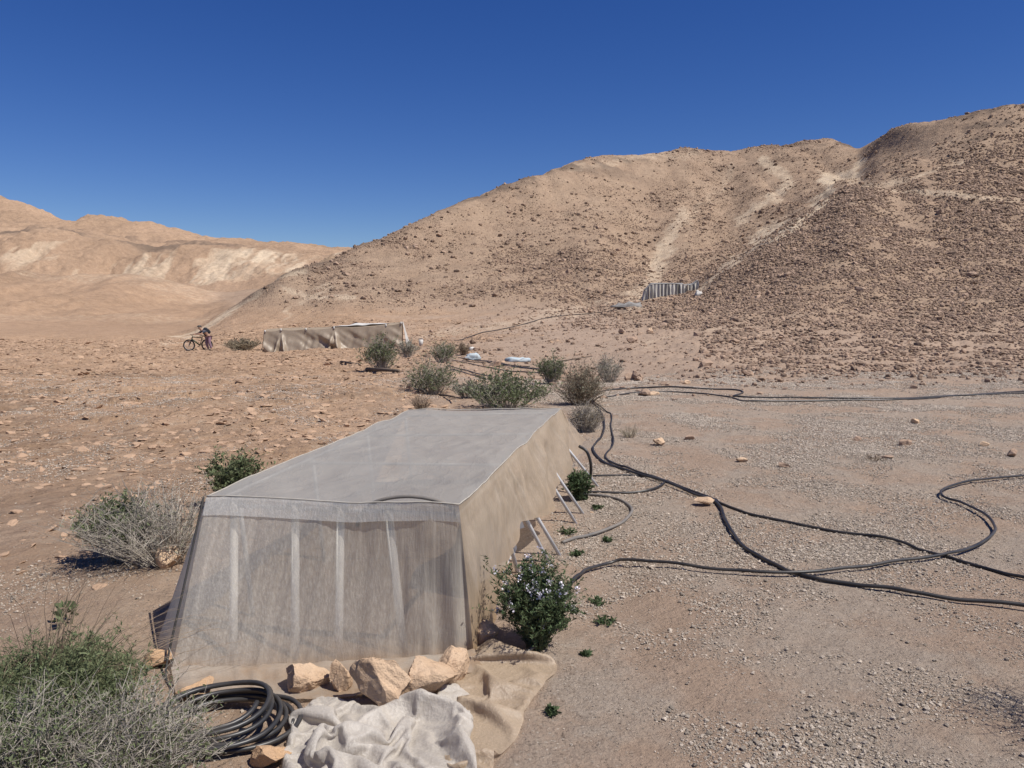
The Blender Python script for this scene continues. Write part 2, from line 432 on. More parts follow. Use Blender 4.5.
R(9, (OUTL, 341, 74), (150, 341, 73), (180, 342, 68), (240, 337, 68), (300, 333, 69), (330, 330, 69), (430, 320, 76), (520, 308, 80), (600, 298, 83), (640, 293, 85), (690, 290, 84), (725, 272, 82), (760, 250, 82), (810, 214, 90), (855, 189, 98), (880, 187, 98), (940, 212, 81), (1024, 210, 78), (OUTR, 170, 78))
R(10, (OUTL, 338, 82), (150, 338, 81), (180, 339, 78), (240, 326, 78), (300, 316, 80), (330, 308, 83), (430, 290, 93), (520, 272, 102), (600, 258, 108), (650, 262, 112), (690, 252, 114), (725, 250, 116), (760, 238, 116), (810, 206, 122), (855, 182, 126), (880, 172, 114), (940, 180, 95), (1024, 175, 92), (OUTR, 130, 92))
R(11, (OUTL, 336, 89), (150, 336, 88), (180, 336, 86), (240, 313, 87), (300, 294, 92), (330, 283, 97), (430, 253, 112), (520, 226, 127), (600, 207, 140), (650, 206, 148), (690, 198, 152), (725, 200, 155), (760, 190, 152), (810, 174, 156), (855, 167, 152), (880, 157, 138), (940, 148, 114), (1024, 140, 107), (OUTR, 95, 106))
R(12, (OUTL, 335, 95), (130, 335, 95), (175, 334, 93), (200, 325, 93), (220, 314, 94), (240, 303, 95), (270, 286, 98), (300, 269, 104), (330, 256, 112), (355, 246, 117), (380, 238, 121), (430, 217, 130), (470, 200, 138), (495, 188, 145), (520, 181, 150), (560, 168, 160), (600, 158, 172), (640, 155, 181), (665, 152, 185), (690, 150, 188), (720, 152, 189), (760, 148, 188), (790, 145, 188), (812, 141, 188), (830, 141, 187), (848, 147, 183), (860, 151, 178), (870, 147, 172), (882, 139, 163), (900, 130, 150), (940, 122, 135), (980, 114, 128), (1024, 107, 123), (1200, 85, 119), (OUTR, 60, 118))
def zr(u, D, z):   # a hidden point given by height
    return (u, 310 - (z - CAMH) / D * F, D)
R(13, (OUTL, 328, 130), (130, 328, 130), (200, 327, 128), (240, 312, 126), (300, 284, 128), (330, 272, 132), zr(430, 158, 15), zr(520, 180, 22), zr(690, 215, 36), zr(830, 215, 38), zr(860, 210, 34), zr(900, 185, 32), zr(1024, 150, 31), zr(OUTR, 145, 40))
R(14, (OUTL, 310, 180), (130, 311, 180), (200, 314, 180), (240, 306, 178), (300, 290, 176), (330, 284, 176), zr(430, 200, 10), zr(520, 220, 16), zr(690, 250, 28), zr(860, 250, 30), zr(1024, 200, 27), zr(OUTR, 190, 34))
R(15, (OUTL, 288, 230), (0, 290, 230), (130, 292, 230), (200, 298, 230), (240, 298, 230), (300, 290, 228), (330, 286, 228), zr(430, 245, 8), zr(520, 260, 10), zr(690, 290, 20), zr(1024, 260, 20), zr(OUTR, 250, 24))
R(16, (OUTL, 273, 270), (0, 276, 270), (90, 278, 270), (130, 281, 270), (200, 288, 268), (240, 290, 268), (330, 286, 270), zr(430, 290, 5), zr(690, 330, 12), zr(OUTR, 300, 14))
R(17, zr(OUTL, 310, 8), zr(130, 310, 5), zr(330, 310, 3), zr(690, 380, 5), zr(OUTR, 360, 5))
R(18, zr(OUTL, 2600, -30), zr(330, 2600, -30), zr(690, 2600, -30), zr(OUTR, 2600, -30))

def lattice(rows, A):
    n = len(rows); Dk = np.zeros((n, len(A))); Zk = np.zeros((n, len(A)))
    for i in range(n):
        aa, dd, zz = [], [], []
        for (u, v, D) in sorted(rows[i], key=lambda t: t[0]):
            if v is None:
                aa.append((u - 512) / F / CP); zz.append(0.0)
            else:
                x, y, z = at(u, v, D); aa.append(x / y); zz.append(z)
            dd.append(D)
        Dk[i] = pchip(aa, np.array(dd), A); Zk[i] = pchip(aa, np.array(zz), A)
    return Dk, Zk

A_in = np.linspace(-.70, .70, 760)
A = np.concatenate([np.linspace(-1.15, -.70, 60, endpoint=False), A_in, np.linspace(.70, 1.15, 61)[1:]])
Dk, Zk = lattice(rows, A)
seg = [14, 150, 120, 64, 60, 64, 56, 50, 56, 70, 90, 90, 20, 24, 40, 40, 14, 10]
t = np.concatenate([np.linspace(i, i + 1, s, endpoint=False) for i, s in enumerate(seg)] + [[len(seg)]])
GD = pchip(np.arange(len(rows)), np.log(Dk), t); GD = np.exp(GD)
GZ = pchip(np.arange(len(rows)), Zk, t)
AA = np.broadcast_to(A[None, :], GD.shape)
TT = np.broadcast_to(t[:, None], GD.shape)
GX = GD * AA

def seg_dist(U, V, poly):
    d = np.full(U.shape, 1e9)
    for (x0, y0), (x1, y1) in zip(poly[:-1], poly[1:]):
        dx, dy = x1 - x0, y1 - y0
        s = np.clip(((U - x0) * dx + (V - y0) * dy) / (dx * dx + dy * dy), 0, 1)
        d = np.minimum(d, np.hypot(U - x0 - s * dx, V - y0 - s * dy))
    return d
def sstep(a, b, x):
    s = np.clip((x - a) / (b - a), 0, 1); return s * s * (3 - 2 * s)

U0, V0 = proj(GX, GD, GZ)
front = TT < 12.6
# where the hillside is
hillmask = sstep(-.4, 2.2, GZ - np.where(U0 > 620, .1, 1.0)) * sstep(195, 260, U0 + 0 * GD)
hillmask = np.clip(hillmask, 0, 1)
# relief
x, y = GX, GD
amp = sstep(3, 60, GD)
rel = fbm(x * 1.1, y * 1.1, 3, 4) * .035 * sstep(1.5, 5, GD) + fbm(x * 5, y * 5, 9, 3) * .008
rel += fbm(x * .35, y * .35, 5, 5, .55) * (.16 * sstep(9, 40, GD))
rel += hillmask * (fbm(x * .09, y * .09, 21, 3, .5) * .75 * sstep(25, 80, GD) + fbm(x * .5, y * .5, 31, 4, .6) * .16 * sstep(20, 80, GD))
# ledges of rock near the crest
cr = np.exp(-((TT - 11.75) / .33) ** 2) * hillmask
led = fbm(x * .12, y * .12, 41, 4, .6)
rel += cr * np.clip(led - .15, 0, 1) * .9
# gullies running down the slopes
gx = x + 9 * vnoise(x * .03, y * .03, 77)
rel -= hillmask * sstep(40, 90, GD) * np.clip(np.abs(vnoise(gx * .075, y * .012, 51)) * -6 + .9, 0, 1) * .6 * (TT < 12)
far_left = (1 - hillmask) * sstep(100, 200, GD)
rel += far_left * (fbm(x * .045, y * .014, 61, 4) * 4.5 * sstep(110, 190, GD) + fbm(x * .12, y * .12, 63, 5, .6) * .55)
# plates of the stony plain
def cells(X, Y, seed):
    ix, iy = np.floor(X), np.floor(Y); best = np.full(X.shape, 9.); bid = np.zeros(X.shape); bdx = np.zeros(X.shape); bdy = np.zeros(X.shape)
    for a_ in (-1, 0, 1):
        for b_ in (-1, 0, 1):
            cx_, cy_ = ix + a_, iy + b_; px_ = cx_ + _hash(cx_, cy_, seed); py_ = cy_ + _hash(cx_, cy_, seed + 1)
            d_ = (X - px_) ** 2 + (Y - py_) ** 2; m_ = d_ < best
            best = np.where(m_, d_, best); bid = np.where(m_, _hash(cx_, cy_, seed + 2), bid); bdx = np.where(m_, X - px_, bdx); bdy = np.where(m_, Y - py_, bdy)
    return bid, np.sqrt(best), bdx, bdy
redm = sstep(600, 330, U0 + fbm(x * .4, y * .4, 15, 3) * 120) * sstep(4, 7, GD + 2 * fbm(x * .6, y * .6, 16, 3)) * sstep(120, 60, GD) * (1 - hillmask)
wxp, wyp = x + .25 * vnoise(x * 2, y * 2, 301), y + .25 * vnoise(x * 2, y * 2, 302)
tone = np.zeros_like(GD); plate = np.zeros_like(GD)
for fq, hh_, sd in ((1.1, .075, 311), (2.6, .035, 321), (.45, .07, 331)):
    bid, bd_, bx_, by_ = cells(wxp * fq, wyp * fq * .8, sd)
    keep_ = bid > .45
    plate += hh_ * keep_ * (bid + .5 * (bid * 7 % 1 - .5) * bx_ - .35 * by_) * sstep(.75, .45, bd_)
    tone += keep_ * ((bid * 13.7) % 1 - .5) * 1.0
plate *= redm * sstep(4, 14, GD); tone = np.clip(tone, -1, 1) * redm + far_left * np.clip(fbm(x * .05, y * .02, 64, 6, .6) * 1.0 - .2, -1, 1)
rel += plate
# rough rocky skin of the right slope
rslope = sstep(560, 760, U0 + .9 * (390 - V0)) * sstep(14, 26, GD) * front
rel += rslope * (fbm(x * .8, y * .8, 341, 4, .6) * .16 + np.clip(fbm(x * 2.2, y * 2.2, 345, 3), 0, 1) * .12)
# shallow trough along the right side of the net tunnel, bank on its left
def bumpz(cx, cy, rx, ry, h): return h * np.exp(-((x - cx) / rx) ** 2 - ((y - cy) / ry) ** 2)
rel += bumpz(.62, 5.0, .22, 1.2, -.05) + bumpz(-2.1, 4.2, .5, .9, .06) + bumpz(-2.0, 2.6, .8, .6, .05)
GZ = GZ + rel
GZ[0] -= .0
NR, NC = GD.shape

# ---- lookups
def col_at(a):
    j = np.interp(a, A, np.arange(NC)); j0 = int(min(NC - 2, math.floor(j))); f = j - j0
    return (1 - f) * GD[:, j0] + f * GD[:, j0 + 1], (1 - f) * GZ[:, j0] + f * GZ[:, j0 + 1]
def gz(x, y):
    d, z = col_at(x / max(y, .3)); return float(np.interp(y, d, z))
def gpx(u, v):
    """where the ray through a pixel meets the ground"""
    rx, ry, rz = ray(u, v); d, z = col_at(rx / ry); tv = rz / ry
    q = (z - CAMH) / d
    k = int(np.argmax(q >= tv))
    if k == 0: k = 1
    f = (tv - q[k - 1]) / (q[k] - q[k - 1] + 1e-12)
    D = d[k - 1] + f * (d[k] - d[k - 1])
    return Vector((rx / ry * D, D, float(np.interp(D, d, z))))

U1, V1 = proj(GX, GD, GZ)
wob = fbm(x * .25, y * .25, 91, 4) * 10
pale = np.zeros_like(GD)
for poly, w, s in [([(632, 300), (652, 275), (668, 245), (682, 215)], 10, .65), ([(672, 245), (690, 220), (700, 205)], 4, .4),
                   ([(755, 245), (785, 228), (812, 212), (830, 192), (826, 178)], 8, 1.0), ([(700, 290), (735, 262), (762, 240)], 6, .7),
                   ([(762, 160), (788, 178), (772, 198), (740, 222)], 7, .66), ([(826, 178), (850, 172), (862, 160)], 5, .8),
                   ([(850, 182), (880, 190), (940, 195), (1024, 201)], 3.5, .56), ([(845, 172), (872, 186), (900, 180), (960, 160)], 3, .5),
                   ([(165, 345), (200, 330), (232, 309), (262, 289), (300, 268)], 3.2, .8), ([(285, 290), (318, 298), (350, 296)], 3, .6),
                   ([(420, 335), (520, 322), (620, 303), (660, 297)], 7, .4), ([(330, 285), (300, 300), (285, 318)], 3, .45),
                   ([(570, 168), (640, 158), (700, 152)], 5, .35), ([(700, 205), (720, 190), (735, 165)], 4, .3),
                   ([(640, 345), (700, 330), (800, 320)], 4, .2)]:
    pale = np.maximum(pale, s * sstep(w * 1.3, w * .3, seg_dist(U1 + wob, V1 + .5 * wob, poly)))
pale *= front & (GD > 20)
pale = np.maximum(pale, far_left * sstep(.05, .3, fbm(x * .012, y * .03, 71, 4)) * .25)
red = sstep(560, 330, U1 + fbm(x * .4, y * .4, 15, 3) * 120 + (GD > 30) * 0) * np.clip(.4 + .6 * sstep(4, 8, GD + 2 * fbm(x * .6, y * .6, 16, 3)), 0, 1)
red = np.clip(red * sstep(260, 120, GD) + .9 * far_left, 0, 1)
gravel = np.clip(sstep(480, 600, U1) + .45, 0, 1) * sstep(22, 10, GD)
Vt = np.stack([GX, GD, GZ], -1).reshape(-1, 3)
i, j = np.meshgrid(np.arange(NR - 1), np.arange(NC - 1), indexing='ij')
Fq = np.stack([i * NC + j, i * NC + j + 1, (i + 1) * NC + j + 1, (i + 1) * NC + j], -1).reshape(-1, 4)
me = np_mesh('ground', Vt, Fq, True)
def addattr(me, name, arr):
    at_ = me.attributes.new(name, 'FLOAT', 'POINT'); at_.data.foreach_set('value', np.asarray(arr, np.float32).ravel())
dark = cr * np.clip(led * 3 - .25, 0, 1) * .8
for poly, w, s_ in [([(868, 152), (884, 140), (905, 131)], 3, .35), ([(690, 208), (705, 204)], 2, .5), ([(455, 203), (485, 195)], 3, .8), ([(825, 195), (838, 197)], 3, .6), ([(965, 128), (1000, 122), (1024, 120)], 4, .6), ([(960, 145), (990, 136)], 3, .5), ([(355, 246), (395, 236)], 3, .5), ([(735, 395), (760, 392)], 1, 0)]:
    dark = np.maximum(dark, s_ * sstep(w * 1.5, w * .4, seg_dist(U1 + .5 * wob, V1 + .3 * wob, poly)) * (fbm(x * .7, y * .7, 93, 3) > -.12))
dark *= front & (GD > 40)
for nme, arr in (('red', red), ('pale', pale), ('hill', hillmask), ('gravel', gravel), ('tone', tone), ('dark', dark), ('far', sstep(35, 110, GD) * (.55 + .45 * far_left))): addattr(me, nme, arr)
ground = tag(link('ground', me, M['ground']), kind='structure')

# ---- far hills on the left
fr = {}
def FR_(i, *t_): fr.setdefault(i, []).extend(t_)
FL_, FR2 = -420, 620
FR_(0, zr(FL_, 296, -1), zr(FR2, 296, -1))
FR_(1, (FL_, 276, 345), (0, 279, 345), (60, 281, 345), (110, 281, 345), (150, 282, 350), (190, 285, 345), (240, 280, 345), (330, 268, 345), (FR2, 262, 345))
FR_(2, (FL_, 232, 400), (-60, 232, 400), (0, 238, 398), (35, 236, 400), (60, 234, 402), (80, 240, 400), (110, 244, 398), (140, 254, 392), (165, 258, 385), (185, 249, 392), (200, 246, 396), (225, 248, 400), (270, 250, 402), (310, 254, 404), (345, 257, 405), (FR2, 258, 405))
FR_(3, (FL_, 214, 480), (0, 223, 480), (30, 223, 480), (60, 227, 480), (100, 234, 480), (150, 241, 480), (190, 243, 480), (250, 246.5, 480), (320, 250.5, 480), (FR2, 255, 480))
FR_(4, (FL_, 172, 560), (-80, 188, 560), (0, 199, 560), (15, 203, 560), (32, 209, 560), (55, 218, 560), (74, 223, 560), (80, 219, 575), (88, 217, 580), (110, 219, 580), (135, 223, 580), (160, 228, 580), (190, 235, 580), (215, 241, 580), (255, 243, 590), (300, 246, 600), (330, 249, 600), (360, 252, 600), (FR2, 254, 600))
FR_(5, zr(FL_, 700, 60), zr(100, 700, 45), zr(FR2, 700, 25))
FR_(6, zr(FL_, 1100, -20), zr(FR2, 1100, -20))
A2 = np.linspace(-1.15, .12, 620)
D2k, Z2k = lattice(fr, A2)
t2 = np.concatenate([np.linspace(i, i + 1, s, endpoint=False) for i, s in enumerate([20, 110, 50, 60, 14, 10])] + [[6]])
HD = pchip(np.arange(7), D2k, t2); HZ = pchip(np.arange(7), Z2k, t2)
HX = HD * A2[None, :]; T2 = np.broadcast_to(t2[:, None], HD.shape)
sc = sstep(.9, 1.3, T2) * sstep(2.15, 1.85, T2)
spur = np.abs(vnoise(HX * .035 + .3 * vnoise(HX * .1, HD * .02, 7), HD * .004, 105)) * 2
HZ = HZ + sc * (spur - .5) * 15 * sstep(2.1, 1.5, T2) + fbm(HX * .06, HD * .06, 107, 6, .6) * 3.4 * sstep(.5, 1.2, T2) + np.exp(-((T2 - 2.0) / .12) ** 2) * np.clip(fbm(HX * .06, HD * .02, 108, 4, .6), 0, 1) * 5
streak = sstep(.06, .32, fbm(HX * .06 + .35 * vnoise(HX * .2, HD * .1, 4), HD * .009, 111, 5, .65) + .03)
p2 = sc * streak * (.55 + .35 * sstep(-170, -120, HX))
p2 = np.maximum(p2, .3 * sc * sstep(-165, -120, HX)); p2 = np.clip(p2 * .95, 0, 1)
dk = np.exp(-((T2 - 2.35) / .18) ** 2)
V2 = np.stack([HX, HD, HZ], -1).reshape(-1, 3)
n2r, n2c = HD.shape
i, j = np.meshgrid(np.arange(n2r - 1), np.arange(n2c - 1), indexing='ij')
F2 = np.stack([i * n2c + j, i * n2c + j + 1, (i + 1) * n2c + j + 1, (i + 1) * n2c + j], -1).reshape(-1, 4)
me = np_mesh('hills', V2, F2, True)
for nme, arr in (('red', np.full(HD.shape, .85)), ('pale', p2), ('hill', .5 * dk), ('dark', np.clip(.75 * dk * sstep(-.1, .15, fbm(HX * .05, HD * .03, 3, 4, .6)) + .5 * np.exp(-((T2 - 3.0) / .1) ** 2) * sstep(0, .2, fbm(HX * .06, HD * .03, 33, 4, .6)) + .35 * np.exp(-((T2 - 3.9) / .06) ** 2) * sstep(.0, .2, fbm(HX * .09, HD * .03, 35, 4, .6)), 0, 1)), ('tone', -.3 + .8 * fbm(HX * .03, HD * .03, 44, 4)), ('far', np.ones(HD.shape)), ('gravel', np.zeros(HD.shape))): addattr(me, nme, arr)
tag(link('hills', me, M['ground']), kind='structure')

# ------------------------------------------------------------------ rocks
def ico(sub):
    bm = bmesh.new(); bmesh.ops.create_icosphere(bm, subdivisions=sub, radius=1)
    V = np.array([v.co[:] for v in bm.verts]); Fs = np.array([[v.index for v in f.verts] for f in bm.faces]); bm.free()
    return V, Fs
ICO1, ICO2, ICO3, ICO4 = ico(1), ico(2), ico(3), ico(4)

def rock_shape(rng, base, cuts=9, lo=.45, hi=.85, rough=.04):
    V = base[0].copy()
    for _ in range(cuts):
        n = rng.normal(size=3); n /= np.linalg.norm(n); d = rng.uniform(lo, hi)
        V -= np.outer(np.maximum(0, V @ n - d), n)
    V += rng.normal(size=V.shape) * rough * .5
    V /= np.abs(V).max(0)
    return V

def rot_np(rng, tilt=.35):
    z = rng.uniform(0, 2 * PI); m = Matrix.Rotation(z, 3, 'Z') @ Matrix.Rotation(rng.normal() * tilt, 3, 'X') @ Matrix.Rotation(rng.normal() * tilt, 3, 'Y')
    return np.array(m)

def hero_rock(u, v, wpx, hpx, mat, label, depth=.8, seed=0, yaw=0, roll=0, group=None, lift=.0, cuts=11):
    """a rock whose visible foot is at pixel (u, v), wpx wide and hpx high"""
    rng = np.random.default_rng(seed + 500)
    V = rock_shape(rng, ICO4, cuts, .42, .8, .0)
    nn = V / (np.linalg.norm(V, axis=1)[:, None] + 1e-6)
    V = V + nn * (.10 * fbm(V[:, 0] * 3 + seed, V[:, 1] * 3 + 2 * V[:, 2], seed, 4, .6) + .035 * fbm(V[:, 0] * 11 + V[:, 2] * 7, V[:, 1] * 11 - V[:, 2] * 8, seed + 3, 3, .6))[:, None]
    b = gpx(u, v); s = b.y / F
    w, hgt = wpx * s / 2, hpx * s / 2
    V = V * np.array([w, w * depth, hgt])
    m = np.array(Matrix.Rotation(yaw, 3, 'Z') @ Matrix.Rotation(roll, 3, 'Y'))
    V = V @ m.T
    me = np_mesh('rock', V, ICO4[1], False)
    o = link('rock', me, mat)
    o.location = (b.x, b.y + w * depth * .55, b.z + hgt * .78 + lift)
    return tag(o, label, 'rock', group)

hero_rock(303, 698, 54, 38, M['rock_tan'], 'rounded tan rock leftmost of the row holding down the net front', seed=1, yaw=.2)
hero_rock(339, 695, 26, 38, M['rock_tan'], 'small pointed tan rock standing between two bigger rocks at the net', seed=2, yaw=.5, roll=.1, depth=.9)
hero_rock(380, 712, 66, 72, M['rock_tan'], 'largest tan slab leaning against the front of the net tunnel', seed=33, yaw=-.3, roll=-.5, depth=.55)
hero_rock(427, 704, 66, 52, M['rock_tan'], 'broad orange tan rock right of the leaning slab, above the crumpled net', seed=4, yaw=.3, depth=.7)
hero_rock(453, 686, 42, 50, M['rock_tan'], 'tan rock at the right front corner of the net tunnel', seed=5, yaw=.8, roll=.4, depth=.7)
hero_rock(194, 706, 42, 28, M['rock_orange'], 'orange rock half buried behind the coiled hose', seed=6, yaw=.1)
hero_rock(156, 668, 40, 22, M['rock_orange'], 'orange block beside the left front corner of the net tunnel', seed=7, yaw=.2, depth=.6)
hero_rock(166, 569, 26, 27, M['rock_tan'], 'smooth round brown boulder at the foot of the grey bush', seed=8, cuts=4)
hero_rock(266, 772, 48, 30, M['rock_orange'], 'orange rock at the bottom edge between hose coil and white net', seed=9, yaw=.4)
hero_rock(487, 648, 26, 30, M['rock_tan'], 'pale rock tucked between the tan net corner and the flowering bush', seed=10, yaw=.4)
hero_rock(705, 506, 20, 8, M['rock_tan'], 'flat pale stone weighing down the black pipes', seed=11, lift=.01)
hero_rock(652, 569, 8, 4, M['gravel'], 'tiny white stone beside the near black pipe', seed=12)
med = [(660, 446, 13, 9), (689, 440, 12, 5), (784, 468, 13, 6), (916, 424, 10, 7), (906, 446, 13, 9), (858, 441, 9, 5), (742, 462, 12, 5),
       (632, 343, 11, 8), (622, 334, 7, 6), (650, 333, 7, 6), (638, 381, 10, 6), (664, 385, 9, 5), (686, 384, 10, 5), (748, 376, 14, 7),
       (1014, 457, 12, 10), (985, 446, 10, 6), (890, 459, 14, 4), (640, 392, 7, 3), (654, 395, 14, 5)]
for k, (u, v, w_, h_) in enumerate(med):
    hero_rock(u, v, w_, h_, M['rock_brown'] if k % 3 else M['rock_tan'], 'loose brown stone lying on the gravel flat right of the tunnel' if v > 370 else 'small dark rock on the slope below the hillside hut', seed=20 + k, group='stones on the gravel flat' if v > 370 else 'rocks below the hut')
slabs = [(85, 402, 15, 8), (128, 402, 26, 11), (172, 399, 32, 10), (104, 431, 20, 9), (50, 455, 48, 10), (175, 456, 22, 13), (215, 455, 26, 8),
         (30, 490, 34, 12), (62, 521, 18, 9), (20, 528, 30, 8), (110, 437, 18, 8), (235, 388, 18, 6), (300, 396, 24, 10), (318, 383, 26, 12), (330, 420, 20, 7),
         (270, 410, 22, 6), (95, 548, 20, 6), (40, 562, 16, 6), (60, 380, 14, 6), (300, 372, 22, 6), (365, 395, 18, 7), (14, 412, 20, 9), (150, 478, 20, 7), (190, 430, 18, 6)]
for k, (u, v, w_, h_) in enumerate(slabs):
    hero_rock(u, v, w_, h_, M['rock_red'], 'flat reddish slab embedded in the stony ground left of the tunnel', seed=60 + k, depth=1.0, lift=-h_ * .82 * gpx(u, v).y / F, cuts=9, group='slabs on the stony ground')

# scattered rocks: sample the terrain grid by area
def scatter(n, mask, seed):
    rng = np.random.default_rng(seed)
    i0, i1 = 0, NR - 1
    dA = np.abs((GD[1:, :-1] - GD[:-1, :-1])) * np.abs(GX[:-1, 1:] - GX[:-1, :-1])
    w = dA * mask[:-1, :-1]; w = w.ravel(); c = np.cumsum(w); c /= c[-1]
    k = np.searchsorted(c, rng.random(n)); i, j = np.divmod(k, NC - 1)
    fi, fj = rng.random(n), rng.random(n)
    def bil(G): return ((G[i, j] * (1 - fj) + G[i, j + 1] * fj) * (1 - fi) + (G[i + 1, j] * (1 - fj) + G[i + 1, j + 1] * fj) * fi)
    return np.stack([bil(GX), bil(GD), bil(GZ)], -1), rng

def rock_cloud(pts, size, rng, base, flat=(.45, .8), nshape=24, sink=.25, cuts=6):
    shapes = [rock_shape(rng, base, cuts, .45, .85, .05) for _ in range(nshape)]
    n = len(pts); Vn = len(base[0])
    S = np.array(shapes)[rng.integers(0, nshape, n)]
    sx = size[:, None] * rng.uniform(.7, 1.3, (n, 2)); sz = size * rng.uniform(*flat, n)
    S = S * np.concatenate([sx, sz[:, None]], 1)[:, None, :]
    tl = rng.normal(size=(n, 2)) * (.28 if flat[1] > .4 else .10)
    # tilt about x then y, then yaw
    cx, sx_ = np.cos(tl[:, 0])[:, None], np.sin(tl[:, 0])[:, None]
    y_, z_ = S[..., 1] * cx - S[..., 2] * sx_, S[..., 1] * sx_ + S[..., 2] * cx
    a = rng.uniform(0, 2 * PI, n); ca, sa = np.cos(a)[:, None], np.sin(a)[:, None]
    X, Y = S[..., 0] * ca - y_ * sa, S[..., 0] * sa + y_ * ca
    V = np.stack([X + pts[:, None, 0], Y + pts[:, None, 1], z_ + (pts[:, 2] + sz * (1 - 2 * sink))[:, None]], -1)
    return V      # (n, Vn, 3)

def cloud_obj(name, V, base, mat):
    n, k, _ = V.shape
    Fs = (np.arange(n) * k)[:, None, None] + base[1][None]
    return link(name, np_mesh(name, V.reshape(-1, 3), Fs.reshape(-1, 3), False), mat)

inframe = (U1 > -40) & (U1 < 1064) & (V1 < 800) & front
palem = 1 - .85 * np.clip(pale * 1.4, 0, 1)
clump = np.clip(.6 + 1.2 * fbm(x * .12, y * .12, 201, 4, .6), .05, 2)
clump2 = np.clip(.7 + 1.1 * fbm(x * .5, y * .5, 211, 3, .6), .05, 2)
singles = []     # (position index sets that may become rocks of their own)
stuffV = {'rock_brown': [], 'rock_red': []}
# main hill
mid = 1.5 * np.exp(-((V1 - 262) / 45) ** 2) * sstep(255, 330, U1) * (U1 < 650) + .6 * (U1 >= 650) + .22
mk = inframe * hillmask * palem * clump * clump2 * mid * sstep(45, 75, GD)
pts, rng = scatter(82000, mk, 1); size = np.minimum(.040 * rng.pareto(2.5, len(pts)) + .042, .36)
singles.append((pts, size, 'rock_brown', 'hill'))
# right slope
mk = inframe * palem * clump2 * sstep(540, 760, U1 + .9 * (390 - V1)) * sstep(14, 24, GD) * sstep(125, 60, GD) * sstep(398, 372, V1) * (.25 + .75 * sstep(640, 800, U1)) * sstep(1.2, .0, (U1 < 700) * (V1 > 330))
pts, rng = scatter(52000, mk, 2); size = np.minimum(.020 * rng.pareto(2.3, len(pts)) + .014 + .0011 * pts[:, 1], .04 + .0027 * pts[:, 1])
singles.append((pts, size, 'rock_brown', 'slope'))
mk = inframe * (1 - hillmask) * clump * clump2 * sstep(75, 110, GD) * (TT > 12.6) * (TT < 16.2) * (U1 < 330)
pts, rng = scatter(6000, mk, 5); size = np.minimum(.08 * rng.pareto(2.4, len(pts)) + .08, .5)
singles.append((pts, size, 'rock_red', 'far'))
# foot of the hill, middle
mk = inframe * palem * clump2 * (U1 > 380) * (U1 < 760) * (GD > 14) * (GD < 70) * .5
pts, rng = scatter(3000, mk, 3); size = np.minimum(.03 * rng.pareto(2.4, len(pts)) + .03, .25)
singles.append((pts, size, 'rock_brown', 'foot'))
# left plain
mk = inframe * clump2 * redm * (GD > 4) * (GD < 75) * (1 - hillmask) * (1 + 40 / GD) * ~((x > -1.75) & (x < .6) & (y > 3) & (y < 7.2))
pts, rng = scatter(34000, mk, 4); size = np.minimum(.017 * rng.pareto(2.0, len(pts)) + .009 + .0008 * pts[:, 1], .03 + .004 * pts[:, 1])
singles.append((pts, size, 'rock_red', 'plain'))
LAB = {'hill': ('dark brown rock strewn on the steep central hillside', 'rocks on the central hillside'),
       'slope': ('brown rock strewn over the lower rocky slope on the right', 'rocks on the right slope'),
       'foot': ('small brown rock on the dusty ground at the foot of the hill', 'rocks at the hill foot'),
       'far': ('reddish rock far out on the plain under the left hills', 'rocks on the far plain'),
       'plain': ('reddish flat rock strewn over the stony plain beyond the grey bush', 'rocks on the reddish plain')}
cand = []
for s_i, (pts, size, m_, key) in enumerate(singles):
    u_, v_ = proj(pts[:, 0], pts[:, 1], pts[:, 2])
    ok = (u_ > 2) & (u_ < 1022) & (v_ < 766)
    px = size / pts[:, 1] * ok
    for k in (np.argsort(-px)[:240] if key != 'far' else []): cand.append((px[k], s_i, k))
cand.sort(reverse=True); chosen = {}
for _, s_i, k in cand[:245]: chosen.setdefault(s_i, []).append(k)
for s_i, (pts, size, m_, key) in enumerate(singles):
    rng = np.random.default_rng(300 + s_i)
    flat = (.14, .42) if key == 'plain' else (.5, .95)
    V = rock_cloud(pts, size, rng, ICO1, flat, sink=.3 if key != 'plain' else .45)
    pick = np.array(chosen.get(s_i, []), int)
    keep = np.ones(len(pts), bool); keep[pick] = False
    stuffV[m_].append(V[keep])
    if len(pick):
        Vp = rock_cloud(pts[pick], size[pick], rng, ICO2, flat, sink=.3 if key != 'plain' else .45, cuts=9)
        for q_ in range(len(pick)):
            c = Vp[q_].mean(0)
            o = link('rock', np_mesh('rock', Vp[q_] - c, ICO2[1], False), M[m_], loc=c)
            tag(o, LAB[key][0], 'rock', LAB[key][1])
for m_, nm in (('rock_brown', 'hillside_rocks'), ('rock_red', 'plain_stones')):
    o = cloud_obj(nm, np.concatenate(stuffV[m_]), ICO1, M[m_])
    tag(o, {'rock_brown': 'countless dark brown rocks littering hillside and slope', 'rock_red': 'countless reddish stones littering the plain on the left'}[m_], 'rocks', kind='stuff')

